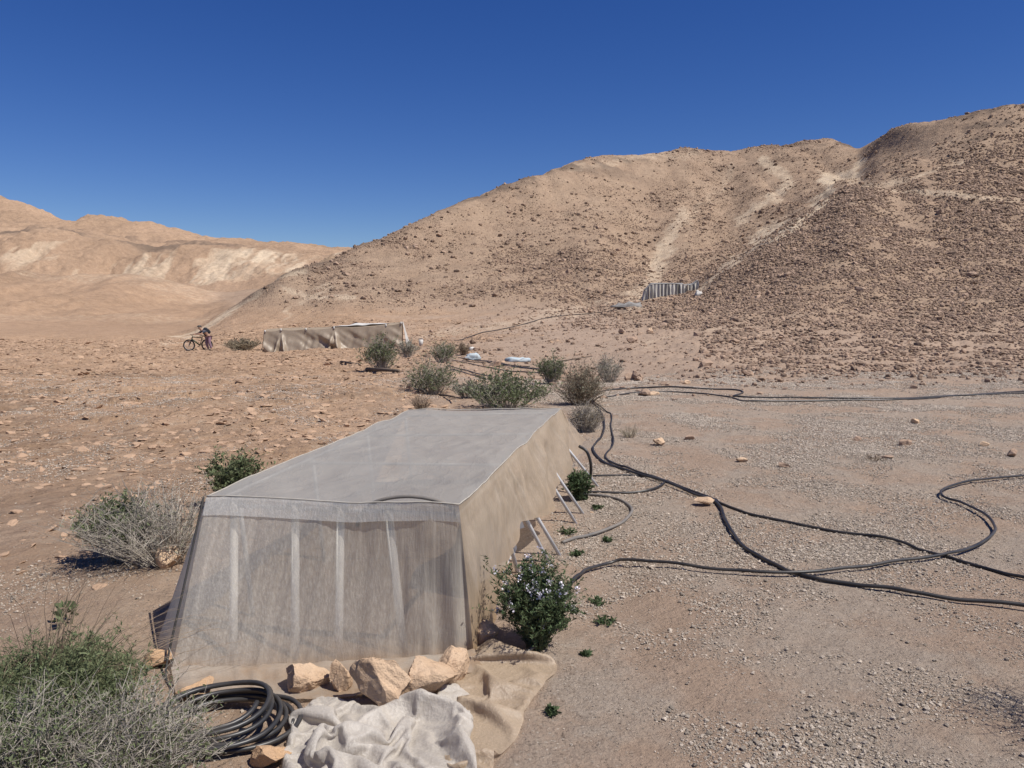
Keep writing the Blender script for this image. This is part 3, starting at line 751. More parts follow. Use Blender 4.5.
# gravel near the camera
gd = np.clip(.45 + 3.6 * fbm(x * 1.1, y * 1.1, 221, 4, .6), .02, 3)
mk = inframe * gd * np.clip(sstep(500, 620, U1) + .22, 0, 1) * (GD > 1.8) * np.where(GD < 22, 1, 0) / np.maximum(GD, 3) ** 1.2
tun = (x > -1.6) & (x < .3) & (y > 3.3) & (y < 7.1) & (x < -.25 + .19 * (y - 3.4) + .15)
mk = mk * (~tun)
pts, rng = scatter(190000, mk, 6); size = np.minimum(.0011 * rng.pareto(1.9, len(pts)) + .0017 + .0005 * pts[:, 1], .011)
o = cloud_obj('gravel', rock_cloud(pts, size, rng, ICO1, (.5, .9), sink=.2), ICO1, M['gravel'])
tag(o, 'pale loose gravel covering the flat ground right of the tunnel', 'gravel', kind='stuff')

# ------------------------------------------------------------------ net tunnel
ht = .70
def on_plane_z(u, v, z):
    a, b, c = ray(u, v); t_ = (z - CAMH) / c
    return np.array([a * t_, b * t_, z])
FLc, FRc, BRc, BLc = (on_plane_z(*p_, ht) for p_ in ((207, 497), (459, 507), (561, 408), (409, 411)))
def gp(u, v, up=0.0):
    g = gpx(u, v); return np.array([g.x, g.y, g.z + up])
tun_loc = np.array([(FLc[0] + FRc[0]) / 2, (FLc[1] + BRc[1]) / 2, 0])
T = thing('net_tunnel', 'low plant tunnel under grey and tan insect netting in the foreground', 'net tunnel', tuple(tun_loc))
def lerp(a, b, s): return a + (b - a) * s
def grid_obj(name, fn, nu, nv, mat, parent, smooth=True):
    uu = np.linspace(0, 1, nu); vv = np.linspace(0, 1, nv)
    V = np.array([[fn(a, b) for b in vv] for a in uu]).reshape(-1, 3)
    if parent is not None: V = V - tun_loc if parent is T else V
    i, j = np.meshgrid(np.arange(nu - 1), np.arange(nv - 1), indexing='ij')
    Fs = np.stack([i * nv + j, i * nv + j + 1, (i + 1) * nv + j + 1, (i + 1) * nv + j], -1).reshape(-1, 4)
    return link(name, np_mesh(name, V, Fs, smooth), mat, parent)
def n1(a, b, s=0): return float(vnoise(np.array(a), np.array(b), s))

ax = (BRc - FRc); axl = np.linalg.norm(ax); axd = ax / axl
side = np.array([axd[1], -axd[0], 0])       # to the right of the axis
def ez(p_): return np.array([0, 0, .022 * n1(p_[0] * 2.6, p_[1] * 2.6, 71) + .01 * n1(p_[0] * 8, p_[1] * 8, 72)])
def roof(a, b):
    p_ = lerp(lerp(FLc, FRc, a), lerp(BLc, BRc, a), b)
    sag = -.036 * math.sin(PI * a) * (.35 + .65 * abs(math.sin(b * PI * 3.0)))
    edge = min(a, 1 - a, b, 1 - b)
    wr = .5 * (.012 * n1(a * 9 + b * 4, b * 16 - a * 5, 5) + .022 * n1(a * 3, b * 6, 6) + .009 * (1 - 4 * abs(n1(a * 7 + b * 11, b * 6 - a * 5, 8))) + .006 * (1 - 4 * abs(n1(a * 16 - b * 14, b * 12 + a * 3, 18))))
    return p_ + np.array([0, 0, sag + wr * min(1, edge * 14) + .004]) + ez(p_)
grid_obj('roof_net', roof, 100, 200, M['net_roof'], T)
contact = catmull([gp(171, 674), gp(235, 672), gp(300, 670), gp(400, 664), gp(474, 656)], 12)
skirt = catmull([gp(176, 698), gp(235, 702), gp(300, 704), gp(400, 694), gp(484, 672)], 12)
def sample(poly, s):
    k = s * (len(poly) - 1); i_ = min(int(k), len(poly) - 2); return lerp(poly[i_], poly[i_ + 1], k - i_)
def front(a, b):
    top = lerp(FLc, FRc, a); c = sample(contact, a); k_ = sample(skirt, a)
    if b < .86:
        s = b / .86; p_ = lerp(top, c, s)
        bow = .02 * math.sin(PI * s) ** 2 * math.sin(PI * a)
        p_ = p_ + np.array([0, bow, -.0])
        fold = .014 * n1(a * 26 + .6 * s, s * 1.2, 12) + .03 * n1(a * 9 - s, s * .8, 13) + .008 * n1(a * 60 + 3 * s, s * 2, 14)
        fold *= min(1, (1 - a) * 12)
        if .8 < a < .999: fold += .03 * (a - .8) / .2 * math.sin((a * 60) + 2 * s) * s
        return p_ + np.array([.3 * fold, -fold, 0]) * min(1, s * 4 + .1) + ez(top) * (1 - s)
    s = (b - .86) / .14
    p_ = lerp(c, k_, s); p_[2] = max(gz(p_[0], p_[1]), -1) + .012 + .025 * (1 - s) ** 2 + .012 * (n1(a * 30, s * 3, 15) + .5)
    return p_
grid_obj('front_net', front, 150, 70, M['net_front'], T)
def hem(a, b):
    top = lerp(FLc, FRc, a); c = sample(contact, a)
    p_ = lerp(top, c, .004 + .112 * b + .004 * n1(a * 8, 0, 3)); 
    return p_ + np.array([0, -.007 - .002 * b + .004 * n1(a * 20, b, 4), .004]) + ez(top)
grid_obj('hem_band', hem, 60, 6, M['net_hem'], T)
# left side flares outwards
lb0 = gp(157, 643); lb1 = np.array([BLc[0] - .36, BLc[1] + .1, 0])
def left(a, b):
    top = lerp(FLc, BLc, a); bo = lerp(lb0, lb1, a); bo[2] = gz(bo[0], bo[1]) + .005
    p_ = lerp(top, bo, b); f_ = .02 * n1(a * 30, b, 22) + .03 * n1(a * 9, b, 23)
    return p_ - side * (f_ * min(1, b * 3)) + ez(top) * (1 - b)
grid_obj('left_net', left, 90, 30, M['net_front'], T)
def corner(a, b):      # the net's fold round the left front corner
    c0, c1 = sample(contact, 0.0), lb0
    e = FLc
    p_ = lerp(e, lerp(c0, c1, a), b); return p_ + np.array([-.01 * math.sin(PI * a) * b, 0, .003])
grid_obj('corner_net', corner, 8, 30, M['net_front'], T)
def back(a, b):
    top = lerp(BLc, BRc, a); bo = top + axd * .1; bo = np.array([bo[0], bo[1], gz(bo[0], bo[1])])
    bo = bo + side * ((a - .5) * .3)
    return lerp(top, bo, b) + axd * (.02 * n1(a * 20, b, 24) * b)
grid_obj('back_net', back, 50, 20, M['net_front'], T)
# right side: plane through the top edge splaying outwards
splay = .27
nrm = np.cross(axd, side * splay + np.array([0, 0, -1.0])); nrm /= np.linalg.norm(nrm)
def splay_at(s_):
    k = min(1, max(0, s_ / .45)); return .05 + .23 * k * k * (3 - 2 * k)
def on_side(u, v):
    o_ = np.array([0, 0, CAMH]); d_ = np.array(ray(u, v)); s_ = .2
    for it in range(40):
        n_ = np.cross(axd, side * splay_at(s_) + np.array([0, 0, -1.0])); n_ /= np.linalg.norm(n_)
        q_ = o_ + d_ * (np.dot(FRc + side * .02 - o_, n_) / np.dot(d_, n_))
        s_ = .6 * s_ + .4 * min(1.2, max(-.1, np.dot(q_ - FRc, axd) / axl))
    return q_
low_px = [(476, 652), (484, 643), (497, 622), (499, 600), (503, 578), (512, 557), (521, 539), (524, 522), (538, 518), (553, 510), (558, 487), (571, 469), (580, 452), (585, 440)]
low = [on_side(*p_) for p_ in low_px]
low[0] = gp(474, 656); low[1] = gp(485, 641, .01); low[2] = gp(497, 622, .01); print('side low', [tuple(round(float(c_), 2) for c_ in p_) for p_ in low])

lows = catmull(low, 10)
sl = np.array([np.dot(p_ - FRc, axd) / axl for p_ in lows]); 
sl[0] = 0
for k in range(1, len(sl)): sl[k] = max(sl[k], sl[k - 1] + 1e-4)
def right(a, b):
    q_ = sample(lows, a); s_ = float(np.interp(a, np.linspace(0, 1, len(sl)), sl))
    top = FRc + ax * min(1.0, max(0.0, s_))
    p_ = lerp(top, q_, b)
    L_ = np.linalg.norm(q_ - top)
    f_ = (.06 * n1(s_ * 26, b * L_ * 1.6, 32) + .07 * n1(s_ * 9 + b * 2, b * L_ * 1.2, 33) + .012 * n1(s_ * 50, b * 6, 34)) * min(1, b * L_ * 6 + .05)
    for sk_ in (.12, .21, .30, .41, .47, .66, .72, .9): f_ += .014 * math.exp(-((s_ - sk_ - .02 * b) / .007) ** 2) * min(1, b * 5)
    bul = .015 * math.sin(PI * min(1, b)) * max(0, 1 - s_ * 5)
    return p_ + side * (f_ + bul) * min(1, a * 25) + ez(top) * (1 - b)
grid_obj('side_net', right, 170, 50, M['net_side'], T)
# posts, rails, legs
def tubeT(name, pts, r, mat, sides=10, parent=T):
    return MB().tube(np.asarray(pts) - tun_loc, r, sides).build(name, mat, parent)
for k, (u0, u1_) in enumerate(((233, 226), (296, 289), (342, 333), (389, 398))):
    s_ = (u0 - 207) / 252
    tp = lerp(FLc, FRc, s_) + axd * .022 - np.array([0, 0, .025]); b_ = gp(u1_, 664) + axd * (.06 if k < 3 else .10); b_[2] = gz(b_[0], b_[1]) - .03
    post = tubeT('post', [tp, b_], .02, M['white_pvc'])
    tubeT('post_cap', [tp + np.array([-.034, 0, -.004]), tp + np.array([.034, 0, -.004])], .02, M['cap'], 12, post)
ins = np.array([0, 0, -.045])
tubeT('top_rail', [FLc + ins + axd * .03, FRc + ins + axd * .03], .011, M['steel'])
tubeT('top_rail', [FRc + ins - side * .012, BRc + ins - side * .012], .011, M['steel'])
tubeT('top_rail', [FLc + ins * .75 + side * .012, BLc + ins * .75 + side * .012], .011, M['steel'])
tubeT('top_rail', [BLc + ins, BRc + ins], .011, M['steel'])
bow_px = [(357, 526), (362, 513), (373, 503), (390, 498), (410, 496.5), (430, 499), (446, 504), (457, 513)]
bw = []
for (u, v) in bow_px:
    d_ = np.array(ray(u, v)); yy = lerp(FLc, FRc, (u - 207) / 252)[1] + .012
    bw.append(np.array([0, 0, CAMH]) + d_ * (yy / d_[1]))
tubeT('bow_pipe', catmull(bw, 6), .0085, M['grey_pipe'])
for (u, v) in ((519, 572), (551, 562), (562, 555), (578, 523), (585, 513), (600, 486)):
    b_ = gp(u, v, -.03); s_ = np.dot(b_ - FRc, axd) / axl - .06
    if s_ > 1: continue
    tp = FRc + ax * s_ + ins - side * (.045 + .09 * max(0, s_))
    tubeT('leg', [tp, b_], .0125, M['steel'])
for s_ in (.08, .36, .66, .95):
    tp = FLc + (BLc - FLc) * s_ + ins + side * .02; b_ = tp + side * .06; b_ = np.array([b_[0], b_[1], gz(b_[0], b_[1]) - .03])
    tubeT('leg', [tp, b_], .0125, M['steel'])
# roof cross bars under the net
for s_ in (.33, .66):
    tubeT('cross_bar', [lerp(FLc, BLc, s_) + ins, lerp(FRc, BRc, s_) + ins], .009, M['steel'])
cl = catmull([FLc + np.array([-.012, -.012, 0]), lerp(FLc, sample(contact, 0), .5) + np.array([-.012, -.03, 0]), sample(contact, 0) + np.array([-.012, -.02, .03]), gp(173, 690, .02)], 8)
tubeT('edge_cord', cl, .005, M['cord'], 6)
# rolled hems along the roof's edges
for e0, e1 in ((FLc, FRc), (FRc, BRc), (BRc, BLc), (BLc, FLc)):
    hp = [lerp(e0, e1, k / 40) for k in range(41)]
    tubeT('hem_cord', [p_ + ez(p_) + np.array([0, 0, .005]) for p_ in hp], .0036, M['hem_cloth'], 6)
# grey plastic sheet hanging inside, seen under the raised net
def inner(a, b):
    s_ = .18 + .42 * a
    top = FRc + ax * s_ - side * (.17 + .05 * math.sin(a * 9)); return np.array([top[0], top[1], lerp(.55, gz(top[0], top[1]), b)]) + side * (.03 * n1(a * 12, b, 55) + .10 * b * b)
grid_obj('inner_sheet', inner, 50, 14, M['grey_sheet'], T)

# ------------------------------------------------------------------ crumpled nets
def inside(poly, X, Y):
    c = np.zeros(X.shape, bool); n_ = len(poly)
    for k in range(n_):
        x0, y0 = poly[k][:2]; x1, y1 = poly[(k + 1) % n_][:2]
        cond = ((y0 > Y) != (y1 > Y)) & (X < (x1 - x0) * (Y - y0) / (y1 - y0 + 1e-12) + x0)
        c ^= cond
    return c
def heap(name, outline_px, mat, label, grow, seed, ctr_px, step=.011, hmax=.12, frames=46, bend=2.4):
    """a slack net: a cloth larger than the patch of ground it lies on, settled by the cloth solver"""
    out = catmull([gp(*p_) for p_ in outline_px + [outline_px[0]]], 8)
    c = gp(*ctr_px)
    x0, y0 = out[:, :2].min(0); x1, y1 = out[:, :2].max(0)
    nx, ny = int((x1 - x0) / step) + 1, int((y1 - y0) / step) + 1
    X, Y = np.meshgrid(np.linspace(x0, x1, nx), np.linspace(y0, y1, ny), indexing='ij')
    ins_ = inside(out, X, Y)
    idx = -np.ones(X.shape, int)
    cell = ins_[1:, 1:] & ins_[:-1, 1:] & ins_[1:, :-1] & ins_[:-1, :-1]
    used = np.zeros(X.shape, bool)
    for a_ in (0, 1):
        for b_ in (0, 1): used[a_:nx - 1 + a_, b_:ny - 1 + b_] |= cell
    idx[used] = np.arange(used.sum())
    ci, cj = np.nonzero(cell)
    Fs = np.stack([idx[ci, cj], idx[ci + 1, cj], idx[ci + 1, cj + 1], idx[ci, cj + 1]], -1)
    px_, py_ = X[used], Y[used]
    base = np.array([gz(a_, b_) for a_, b_ in zip(px_, py_)])
    cnt = np.bincount(Fs.ravel(), minlength=len(px_)); bd = cnt < 4
    dist = np.array([np.min(np.hypot(px_[bd] - a_, py_[bd] - b_)) for a_, b_ in zip(px_, py_)])
    dm = np.clip(dist / dist.max(), 0, 1)
    zz = .014 + hmax * dm ** .6 * (.7 + 2.2 * fbm(px_ * 4 + py_ * 2, py_ * 4 - px_ * 2, seed, 1)) + .008 * dm ** .4 * fbm(px_ * 11, py_ * 11, seed + 5, 1)
    V = np.stack([px_, py_, base * 0 + np.maximum(zz, .012)], -1) - np.array([c[0], c[1], 0])
    me = np_mesh(name, V, Fs, True)
    o = link(name, me, mat)
    vg = o.vertex_groups.new(name='pin'); vg.add([int(k) for k in np.nonzero(bd)[0] if vnoise(np.array(px_[k] * 9.), np.array(py_[k] * 9.), seed) > .02], 1.0, 'REPLACE')
    fl = link('floor_collider', np_mesh('floor_collider', np.array([[-3, -3, 0], [3, -3, 0], [3, 3, 0], [-3, 3, 0]], float), np.array([[0, 1, 2, 3]])))
    md = fl.modifiers.new('col', 'COLLISION'); fl.collision.thickness_outer = .006; fl.collision.cloth_friction = 20
    cm = o.modifiers.new('cloth', 'CLOTH'); st = cm.settings
    st.quality = 6; st.mass = .12; st.tension_stiffness = 12; st.compression_stiffness = 12; st.shear_stiffness = 5; st.bending_stiffness = bend
    st.air_damping = 3; st.vertex_group_mass = 'pin'; st.shrink_min = -grow; st.shrink_max = -grow
    cs = cm.collision_settings; cs.use_self_collision = True; cs.self_distance_min = .004; cs.distance_min = .004; cs.collision_quality = 3
    scn.frame_start = 1; scn.frame_end = frames + 5
    cm.point_cache.frame_start = 1; cm.point_cache.frame_end = frames + 5
    for f_ in range(1, frames + 1): scn.frame_set(f_)
    dg = bpy.context.evaluated_depsgraph_get()
    ev = o.evaluated_get(dg); n_ = len(ev.data.vertices); co_ = np.zeros(n_ * 3, np.float32); ev.data.vertices.foreach_get('co', co_)
    o.modifiers.clear(); co_ = co_.reshape(-1, 3)
    if not np.isfinite(co_).all() or np.abs(co_).max() > 3: co_ = V.astype(np.float32)
    print('heap z', co_[:, 2].min(), co_[:, 2].max(), len(co_))
    ed = np.sort(np.concatenate([Fs[:, [0, 1]], Fs[:, [1, 2]], Fs[:, [2, 3]], Fs[:, [3, 0]]]), axis=1)
    ue, ne = np.unique(ed, axis=0, return_counts=True); be = ue[ne == 1]
    for it in range(7):      # even out the cut edge
        acc = np.zeros_like(co_); n_e = np.zeros(len(co_))
        for a_, b_ in ((0, 1), (1, 0)):
            np.add.at(acc, be[:, a_], co_[be[:, b_]]); np.add.at(n_e, be[:, a_], 1)
        m_ = n_e > 0; co_[m_] = .4 * co_[m_] + .6 * acc[m_] / n_e[m_][:, None]
    co_[:, 2] = np.maximum(co_[:, 2], .003)
    gg = np.array([gz(a_ + c[0], b_ + c[1]) for a_, b_ in zip(co_[:, 0], co_[:, 1])]) - c[2]
    co_[:, 2] += gg
    me.vertices.foreach_set('co', co_.ravel()); me.update()
    sm = o.modifiers.new('sub', 'SUBSURF'); sm.levels = 1; sm.render_levels = 1
    o.vertex_groups.clear(); o.location = tuple(c)
    bpy.data.objects.remove(fl, do_unlink=True); scn.frame_set(1)
    return tag(o, label, 'net')
heap('crumpled_net', [(302, 712), (318, 698), (340, 700), (372, 712), (405, 700), (440, 688), (462, 690), (470, 720), (468, 790), (400, 800), (330, 800), (282, 778), (286, 745)], M['net_white'], 'crumpled white net lying in folds in front of the rocks', .42, 5, (385, 740))
heap('crumpled_net', [(462, 668), (485, 652), (520, 652), (550, 664), (548, 684), (530, 710), (500, 752), (478, 790), (458, 785), (456, 740), (458, 700)], M['net_tan'], 'loose end of tan net spread on the sand below the flowering bush', .34, 15, (495, 690), hmax=.05, step=.014)

# ------------------------------------------------------------------ pipes
def pipe(px, r, label, cat='pipe', name='irrigation_pipe', mat='pipe', lifts=None, per=10, group=None, dz=0, seed=0, sides=8):
    pts = np.array([gp(*p_) for p_ in px])
    q_ = catmull(pts, per)
    rng = np.random.default_rng(seed)
    for k in range(len(q_)):
        q_[k, 2] = gz(q_[k, 0], q_[k, 1])
    q_[:, :2] += (vnoise(np.arange(len(q_)) * .23, np.zeros(len(q_)), seed + 3) * .014 * np.minimum(1, q_[:, 1] / 6))[:, None]
    n = len(q_); z = q_[:, 2].copy()
    for _ in range(6): z[1:-1] = np.maximum(z[1:-1], (z[:-2] + z[2:]) / 2)     # stiff pipe bridges small dips
    q_[:, 2] = z + r * .9 + dz + np.clip(vnoise(np.arange(n) * .09, np.zeros(n), seed + 9), 0, 1) * .035
    if lifts is not None:
        q_[:, 2] += np.interp(np.linspace(0, 1, n), *lifts)
    c = q_[n // 2].copy()
    o = MB().tube(q_ - c, r, sides).build(name, M[mat], loc=tuple(c))
    return tag(o, label, cat, group)
pipe([(1060, 392), (1024, 394), (935, 397.5), (871, 399), (767, 398.5), (734, 397), (743, 393), (729, 390), (696, 389), (634, 388.8), (601, 392.5), (592, 402), (592, 404)], .016, 'black pipe running straight to the right edge with a small kink', seed=1, per=12)
pipe([(1060, 391), (1024, 392), (970, 395.5), (900, 400), (820, 402), (750, 402), (730, 398), (680, 393), (640, 393), (625, 395), (612, 397), (600, 398), (594, 402)], .014, 'black pipe lying close beside the kinked pipe on the far gravel', seed=2, per=12)
pipe([(592, 400), (603, 410), (611, 415), (611, 428), (613, 444.5), (606, 459), (630, 470.5), (663, 482), (705, 496.5), (720, 503.6), (753, 516), (824, 530.6), (899, 544), (942, 557), (1024, 580), (1075, 595)], .0105, 'long black pipe running from the bushes to the right, upper branch', seed=3, per=14)
pipe([(592, 402), (597, 408), (604, 421), (602, 437), (593, 449), (604, 463), (628, 472.5), (662, 484), (703, 499), (718, 506), (727, 525), (743, 548.5), (776, 567), (805, 578), (871, 589.7), (942, 600.5), (1024, 611), (1075, 618)], .012, 'long black pipe curving to the lower right corner, lower branch', seed=4, per=14, dz=.004)
pipe([(522, 662), (532, 656), (548, 642), (556, 626), (561, 606), (570, 590), (580, 579), (592, 572), (616, 566.5), (658, 567.5), (729, 574.5), (795, 577), (852, 572), (899, 565), (951, 556.6), (984, 545), (995, 532), (984, 518), (961, 506), (942, 499), (944, 492), (965, 485), (1024, 478.6), (1070, 476)], .0105, 'black pipe looping in a wide hook from the flowering bush to the right', seed=5, per=12, dz=.02)
pipe([(586, 493), (625, 494), (653, 491), (664, 484), (644, 477.5), (592, 477)], .01, 'short black pipe loop behind the tunnel legs', seed=6, mat='pipe')
pipe([(580, 496), (600, 497), (616, 500), (632, 511), (620, 525), (592, 537), (562, 544)], .012, 'dusty dark pipe curving back beneath the tunnel legs', seed=7, mat='grey_pipe')
# arched hose at the back of the tunnel
def free_tube(pts, r, mat, name, label, cat, per=8):
    q_ = catmull(pts, per); c = q_[0].copy()
    return tag(MB().tube(q_ - c, r, 8).build(name, M[mat], loc=tuple(c)), label, cat)
b_ = gp(582, 494)
aw = b_[1]
free_tube([b_, np.array(at(589, 483, aw)), np.array(at(591, 466, aw - .05)), np.array(at(587, 452, aw - .05)), np.array(at(579, 446, aw - .02))], .013, 'pipe', 'hose', 'black hose arching up to the back corner of the tunnel', 'hose')
drip = [[(452, 361), (478, 366), (505, 371), (545, 374)], [(458, 358), (490, 362), (520, 368), (560, 372)], [(447, 366), (470, 372), (500, 378)], [(462, 361), (500, 365), (535, 369), (560, 369)],
        [(450, 370), (466, 374), (486, 380)], [(474, 360), (500, 363), (530, 367)]]
for k, d_ in enumerate(drip):
    pipe(d_, .016, 'thin dark drip line lying among the bushes beyond the tunnel', 'drip line', 'drip_line', group='drip lines beyond the tunnel', seed=30 + k, sides=6)
pipe([(455, 341), (473, 336.5), (500, 330), (527, 324), (559, 316.5), (590, 314), (612, 311)], .035, 'thin dark pipe following the foot of the hill to the grey hut', 'pipe', seed=40, sides=6)
def stick(p0, p1, r, label, name='wooden_pole', lift=(0, 0), cat='pole'):
    a_, b_ = gp(*p0, r + lift[0]), gp(*p1, r + lift[1]); c = a_.copy()
    return tag(MB().tube(np.array([a_, lerp(a_, b_, .5) + np.array([0, 0, .01]), b_]) - c, [r, r * .9, r * .75], 7).build(name, M['wood'], loc=tuple(c)), label, cat)
stick((561, 365), (592, 361), .025, 'long dark pole slanting out of the green bush', lift=(.1, .15))
stick((592, 371), (609, 368), .022, 'short dark pole lying between two dry bushes', lift=(.05, .1))
stick((341, 363), (360, 366), .05, 'dark plank lying left of the bush before the tan tent')
stick((367, 371), (399, 373), .06, 'dark beam lying below the bush before the tan tent')
stick((440, 396), (455, 404), .02, 'dead branch leaning on the bank behind the tunnel', 'branch', (.0, .1), 'branch')
stick((470, 392), (484, 404), .02, 'dark dead branch beside the green bush behind the tunnel', 'branch', (.15, 0), 'branch')

# hose coil
cc = gp(226, 730)
mb_pts = []
rng = np.random.default_rng(11)
nl = 8; tt = np.linspace(0, nl * 2 * PI, nl * 40)
lp = tt / (2 * PI)
li = lp
Rr = .205 + .022 * np.sin(li * 2.1) - .004 * li + .004 * np.sin(tt * 2 + li)
cx = -.015 * np.cos(li * 1.9) - .012 * li + .04; cy = .02 * np.sin(li * 1.3)
tilt = .004 + .055 * (li / nl)
X = cx + Rr * 1.08 * np.cos(tt); Y = cy + Rr * .95 * np.sin(tt)
Z = .014 + .008 * li + tilt * np.clip(.35 + .65 * np.cos(tt - .6), -.1, 1) * .8 + .006 * np.sin(3 * tt)
tail = np.array([[cx[-1] + .27, -.10 + .02 * k, .07 - .01 * k] for k in range(1)])
pts = np.stack([X, Y, Z], -1)
lead = np.array([[.46, -.02, .02], [.38, 0.0, .02], [.30, .02, .02]])
o = MB().tube(pts, .0095, 8).build('hose_coil', M['pipe'], loc=tuple(cc))
tag(o, 'black hose coiled in many loops on the ground before the tunnel', 'hose coil')

# ------------------------------------------------------------------ plants
def plant(name, label, cat, u, v, wpx, hpx, n=60, stem='twig', leaf=None, lsize=.03, lper=6, lzone=(.35, 1), upright=.4, twigs=3, rs=.0025,
          flowers=0, seed=0, group=None, droop=.0, bowed=.5, fsize=.012, lw=.32, dirbias=None, dome=.35, jit=.012):
    rng = np.random.default_rng(seed)
    b = gpx(u, v); s = b.y / F; w, h = wpx * s / 2, hpx * s
    rs = max(rs, b.y * .00022)
    T_ = thing(name, label, cat, tuple(b), 0, group)
    az = rng.uniform(0, 2 * PI, n); rr = np.sqrt(rng.uniform(0, 1, n))
    hh = h * (1 - dome * rr ** 2) * rng.uniform(.55, 1.0, n)
    st = np.stack([np.cos(az) * rr * w * (1 - upright) * .35, np.sin(az) * rr * w * (1 - upright) * .35, np.full(n, -.01)], -1) + rng.normal(size=(n, 3)) * np.array([.05, .05, 0]) * w
    en = np.stack([np.cos(az) * rr * w, np.sin(az) * rr * w, hh], -1)
    if dirbias is not None: en[:, :2] += np.array(dirbias) * rng.uniform(0, 1, (n, 1))
    ct = st * .6 + en * .4 + np.stack([np.zeros(n), np.zeros(n), hh * bowed * .6], -1) + rng.normal(size=(n, 3)) * h * .07
    K = 7; tq = np.linspace(0, 1, K)[None, :, None]
    Pth = (1 - tq) ** 2 * st[:, None] + 2 * tq * (1 - tq) * ct[:, None] + tq ** 2 * en[:, None]
    Pth[..., 2] -= droop * h * tq[..., 0] ** 3
    Pth += np.cumsum(rng.normal(size=Pth.shape), axis=1) * h * jit * tq
    Rad = rs * np.linspace(1.5, .5, K)[None, :] * rng.uniform(.7, 1.3, (n, 1))
    V, Fs = multi_tubes(Pth, Rad)
    allp = [Pth]
    if twigs:
        m = n * twigs; idx = np.repeat(np.arange(n), twigs); tk = rng.uniform(.3, .92, m)
        kf = tk * (K - 1); k0 = kf.astype(int); fr_ = (kf - k0)[:, None]
        s0 = Pth[idx, k0] * (1 - fr_) + Pth[idx, np.minimum(k0 + 1, K - 1)] * fr_
        d = rng.normal(size=(m, 3)); d[:, 2] = np.abs(d[:, 2]) * .7 + .2
        d = d / np.linalg.norm(d, axis=1)[:, None] * (h * rng.uniform(.12, .34, m))[:, None]
        tq2 = np.linspace(0, 1, 4)[None, :, None]
        P2 = s0[:, None] + d[:, None] * tq2 + rng.normal(size=(m, 4, 3)) * h * .012 * tq2
        P2[..., 2] = np.maximum(P2[..., 2], .0)
        V2_, F2_ = multi_tubes(P2, rs * np.linspace(.8, .4, 4)[None, :] * np.ones((m, 1)))
        Fs = np.vstack([Fs, F2_ + len(V)]); V = np.vstack([V, V2_]); allp.append(P2)
    link('branches', np_mesh('branches', V, Fs, False), M[stem], T_)
    def along(nper, zone, arr):
        n_, k_, _ = arr.shape; m = int(n_ * nper)
        idx = rng.integers(0, n_, m); tk = rng.uniform(zone[0], zone[1], m)
        kf = tk * (k_ - 1); k0 = np.minimum(kf.astype(int), k_ - 2); fr_ = (kf - k0)[:, None]
        return arr[idx, k0] * (1 - fr_) + arr[idx, k0 + 1] * fr_
    def blades(c, size, name_, mat, wd):
        m = len(c); d = rng.normal(size=(m, 3)); d[:, 2] = np.abs(d[:, 2]) * .8 + .15; d /= np.linalg.norm(d, axis=1)[:, None]
        e = rng.normal(size=(m, 3)); e = np.cross(d, e); e /= np.linalg.norm(e, axis=1)[:, None]
        L = size * rng.uniform(.6, 1.3, (m, 1))
        q0 = c; q1 = c + d * L * .5 + e * L * wd * .5; q2 = c + d * L; q3 = c + d * L * .5 - e * L * wd * .5
        q1[:, 2] += L[:, 0] * .04; 
        Vq = np.stack([q0, q1, q2, q3], 1).reshape(-1, 3); Fq_ = np.arange(4 * m).reshape(-1, 4)
        link(name_, np_mesh(name_, Vq, Fq_, False), mat, T_)
    if leaf:
        parts_ = [along(lper, lzone, Pth)]
        if twigs: parts_.append(along(lper * .6, (.1, 1), allp[1]))
        blades(np.concatenate(parts_), lsize, 'leaves', M[leaf], lw)
    if flowers:
        ends = np.concatenate([Pth[:, -1], Pth[:, -1], Pth[:, -2]]); cs_ = ends[rng.permutation(len(ends))[:flowers]]
        for c_ in cs_:
            c = np.repeat(c_[None], 14, 0) + rng.normal(size=(14, 3)) * np.array([.008, .008, .010])
            blades(c, fsize, 'flower', M['flower'], .75)
    return T_
# bottom left corner
plant('dry_bush', 'tangled grey dry bush in the bottom left corner beside the hose coil', 'bush', 128, 792, 200, 118, 330, 'twig', 'leaf_olive', .016, 4, (.3, 1), .05, 6, .0014, seed=1, bowed=.3, jit=.04, dome=.5)
plant('dry_bush', 'grey green bush cut by the left edge at the bottom', 'bush', 20, 800, 190, 120, 300, 'twig', 'leaf_green', .018, 7, (.2, 1), .05, 5, .0014, seed=12, bowed=.3, jit=.035)
plant('green_bush', 'feathery green bush at the left edge behind the grey dry bush', 'bush', 52, 738, 215, 104, 460, 'twig_green', 'leaf_green', .022, 14, (.3, 1), .15, 4, .0013, seed=2, lw=.2)
plant('dry_bush', 'long pale dead stems sprawling over the bottom left bushes', 'stems', 90, 775, 260, 80, 60, 'twig_pale', None, twigs=1, rs=.0022, seed=77, bowed=.6, jit=.04, dome=.6, upright=.0)
plant('tall_grass', 'thin tall dry grass stalks arching over the green bush at left', 'grass', 50, 722, 280, 200, 170, 'twig_brown', None, upright=.75, twigs=0, rs=.0011, seed=3, bowed=.9, droop=.12, dirbias=(.25, .25), dome=.7)
plant('grey_bush', 'spreading grey bush with a few green tips left of the tunnel', 'bush', 162, 560, 160, 84, 240, 'twig', 'leaf_grey', .022, 1.5, (.5, 1), .1, 5, .002, seed=4, bowed=.3, dirbias=(-.25, 0))
plant('green_bush', 'small bright green sprig on the grey bush left of the tunnel', 'bush', 118, 560, 90, 76, 80, 'twig', 'leaf_green', .03, 22, (.5, 1), .3, 3, .002, seed=41)
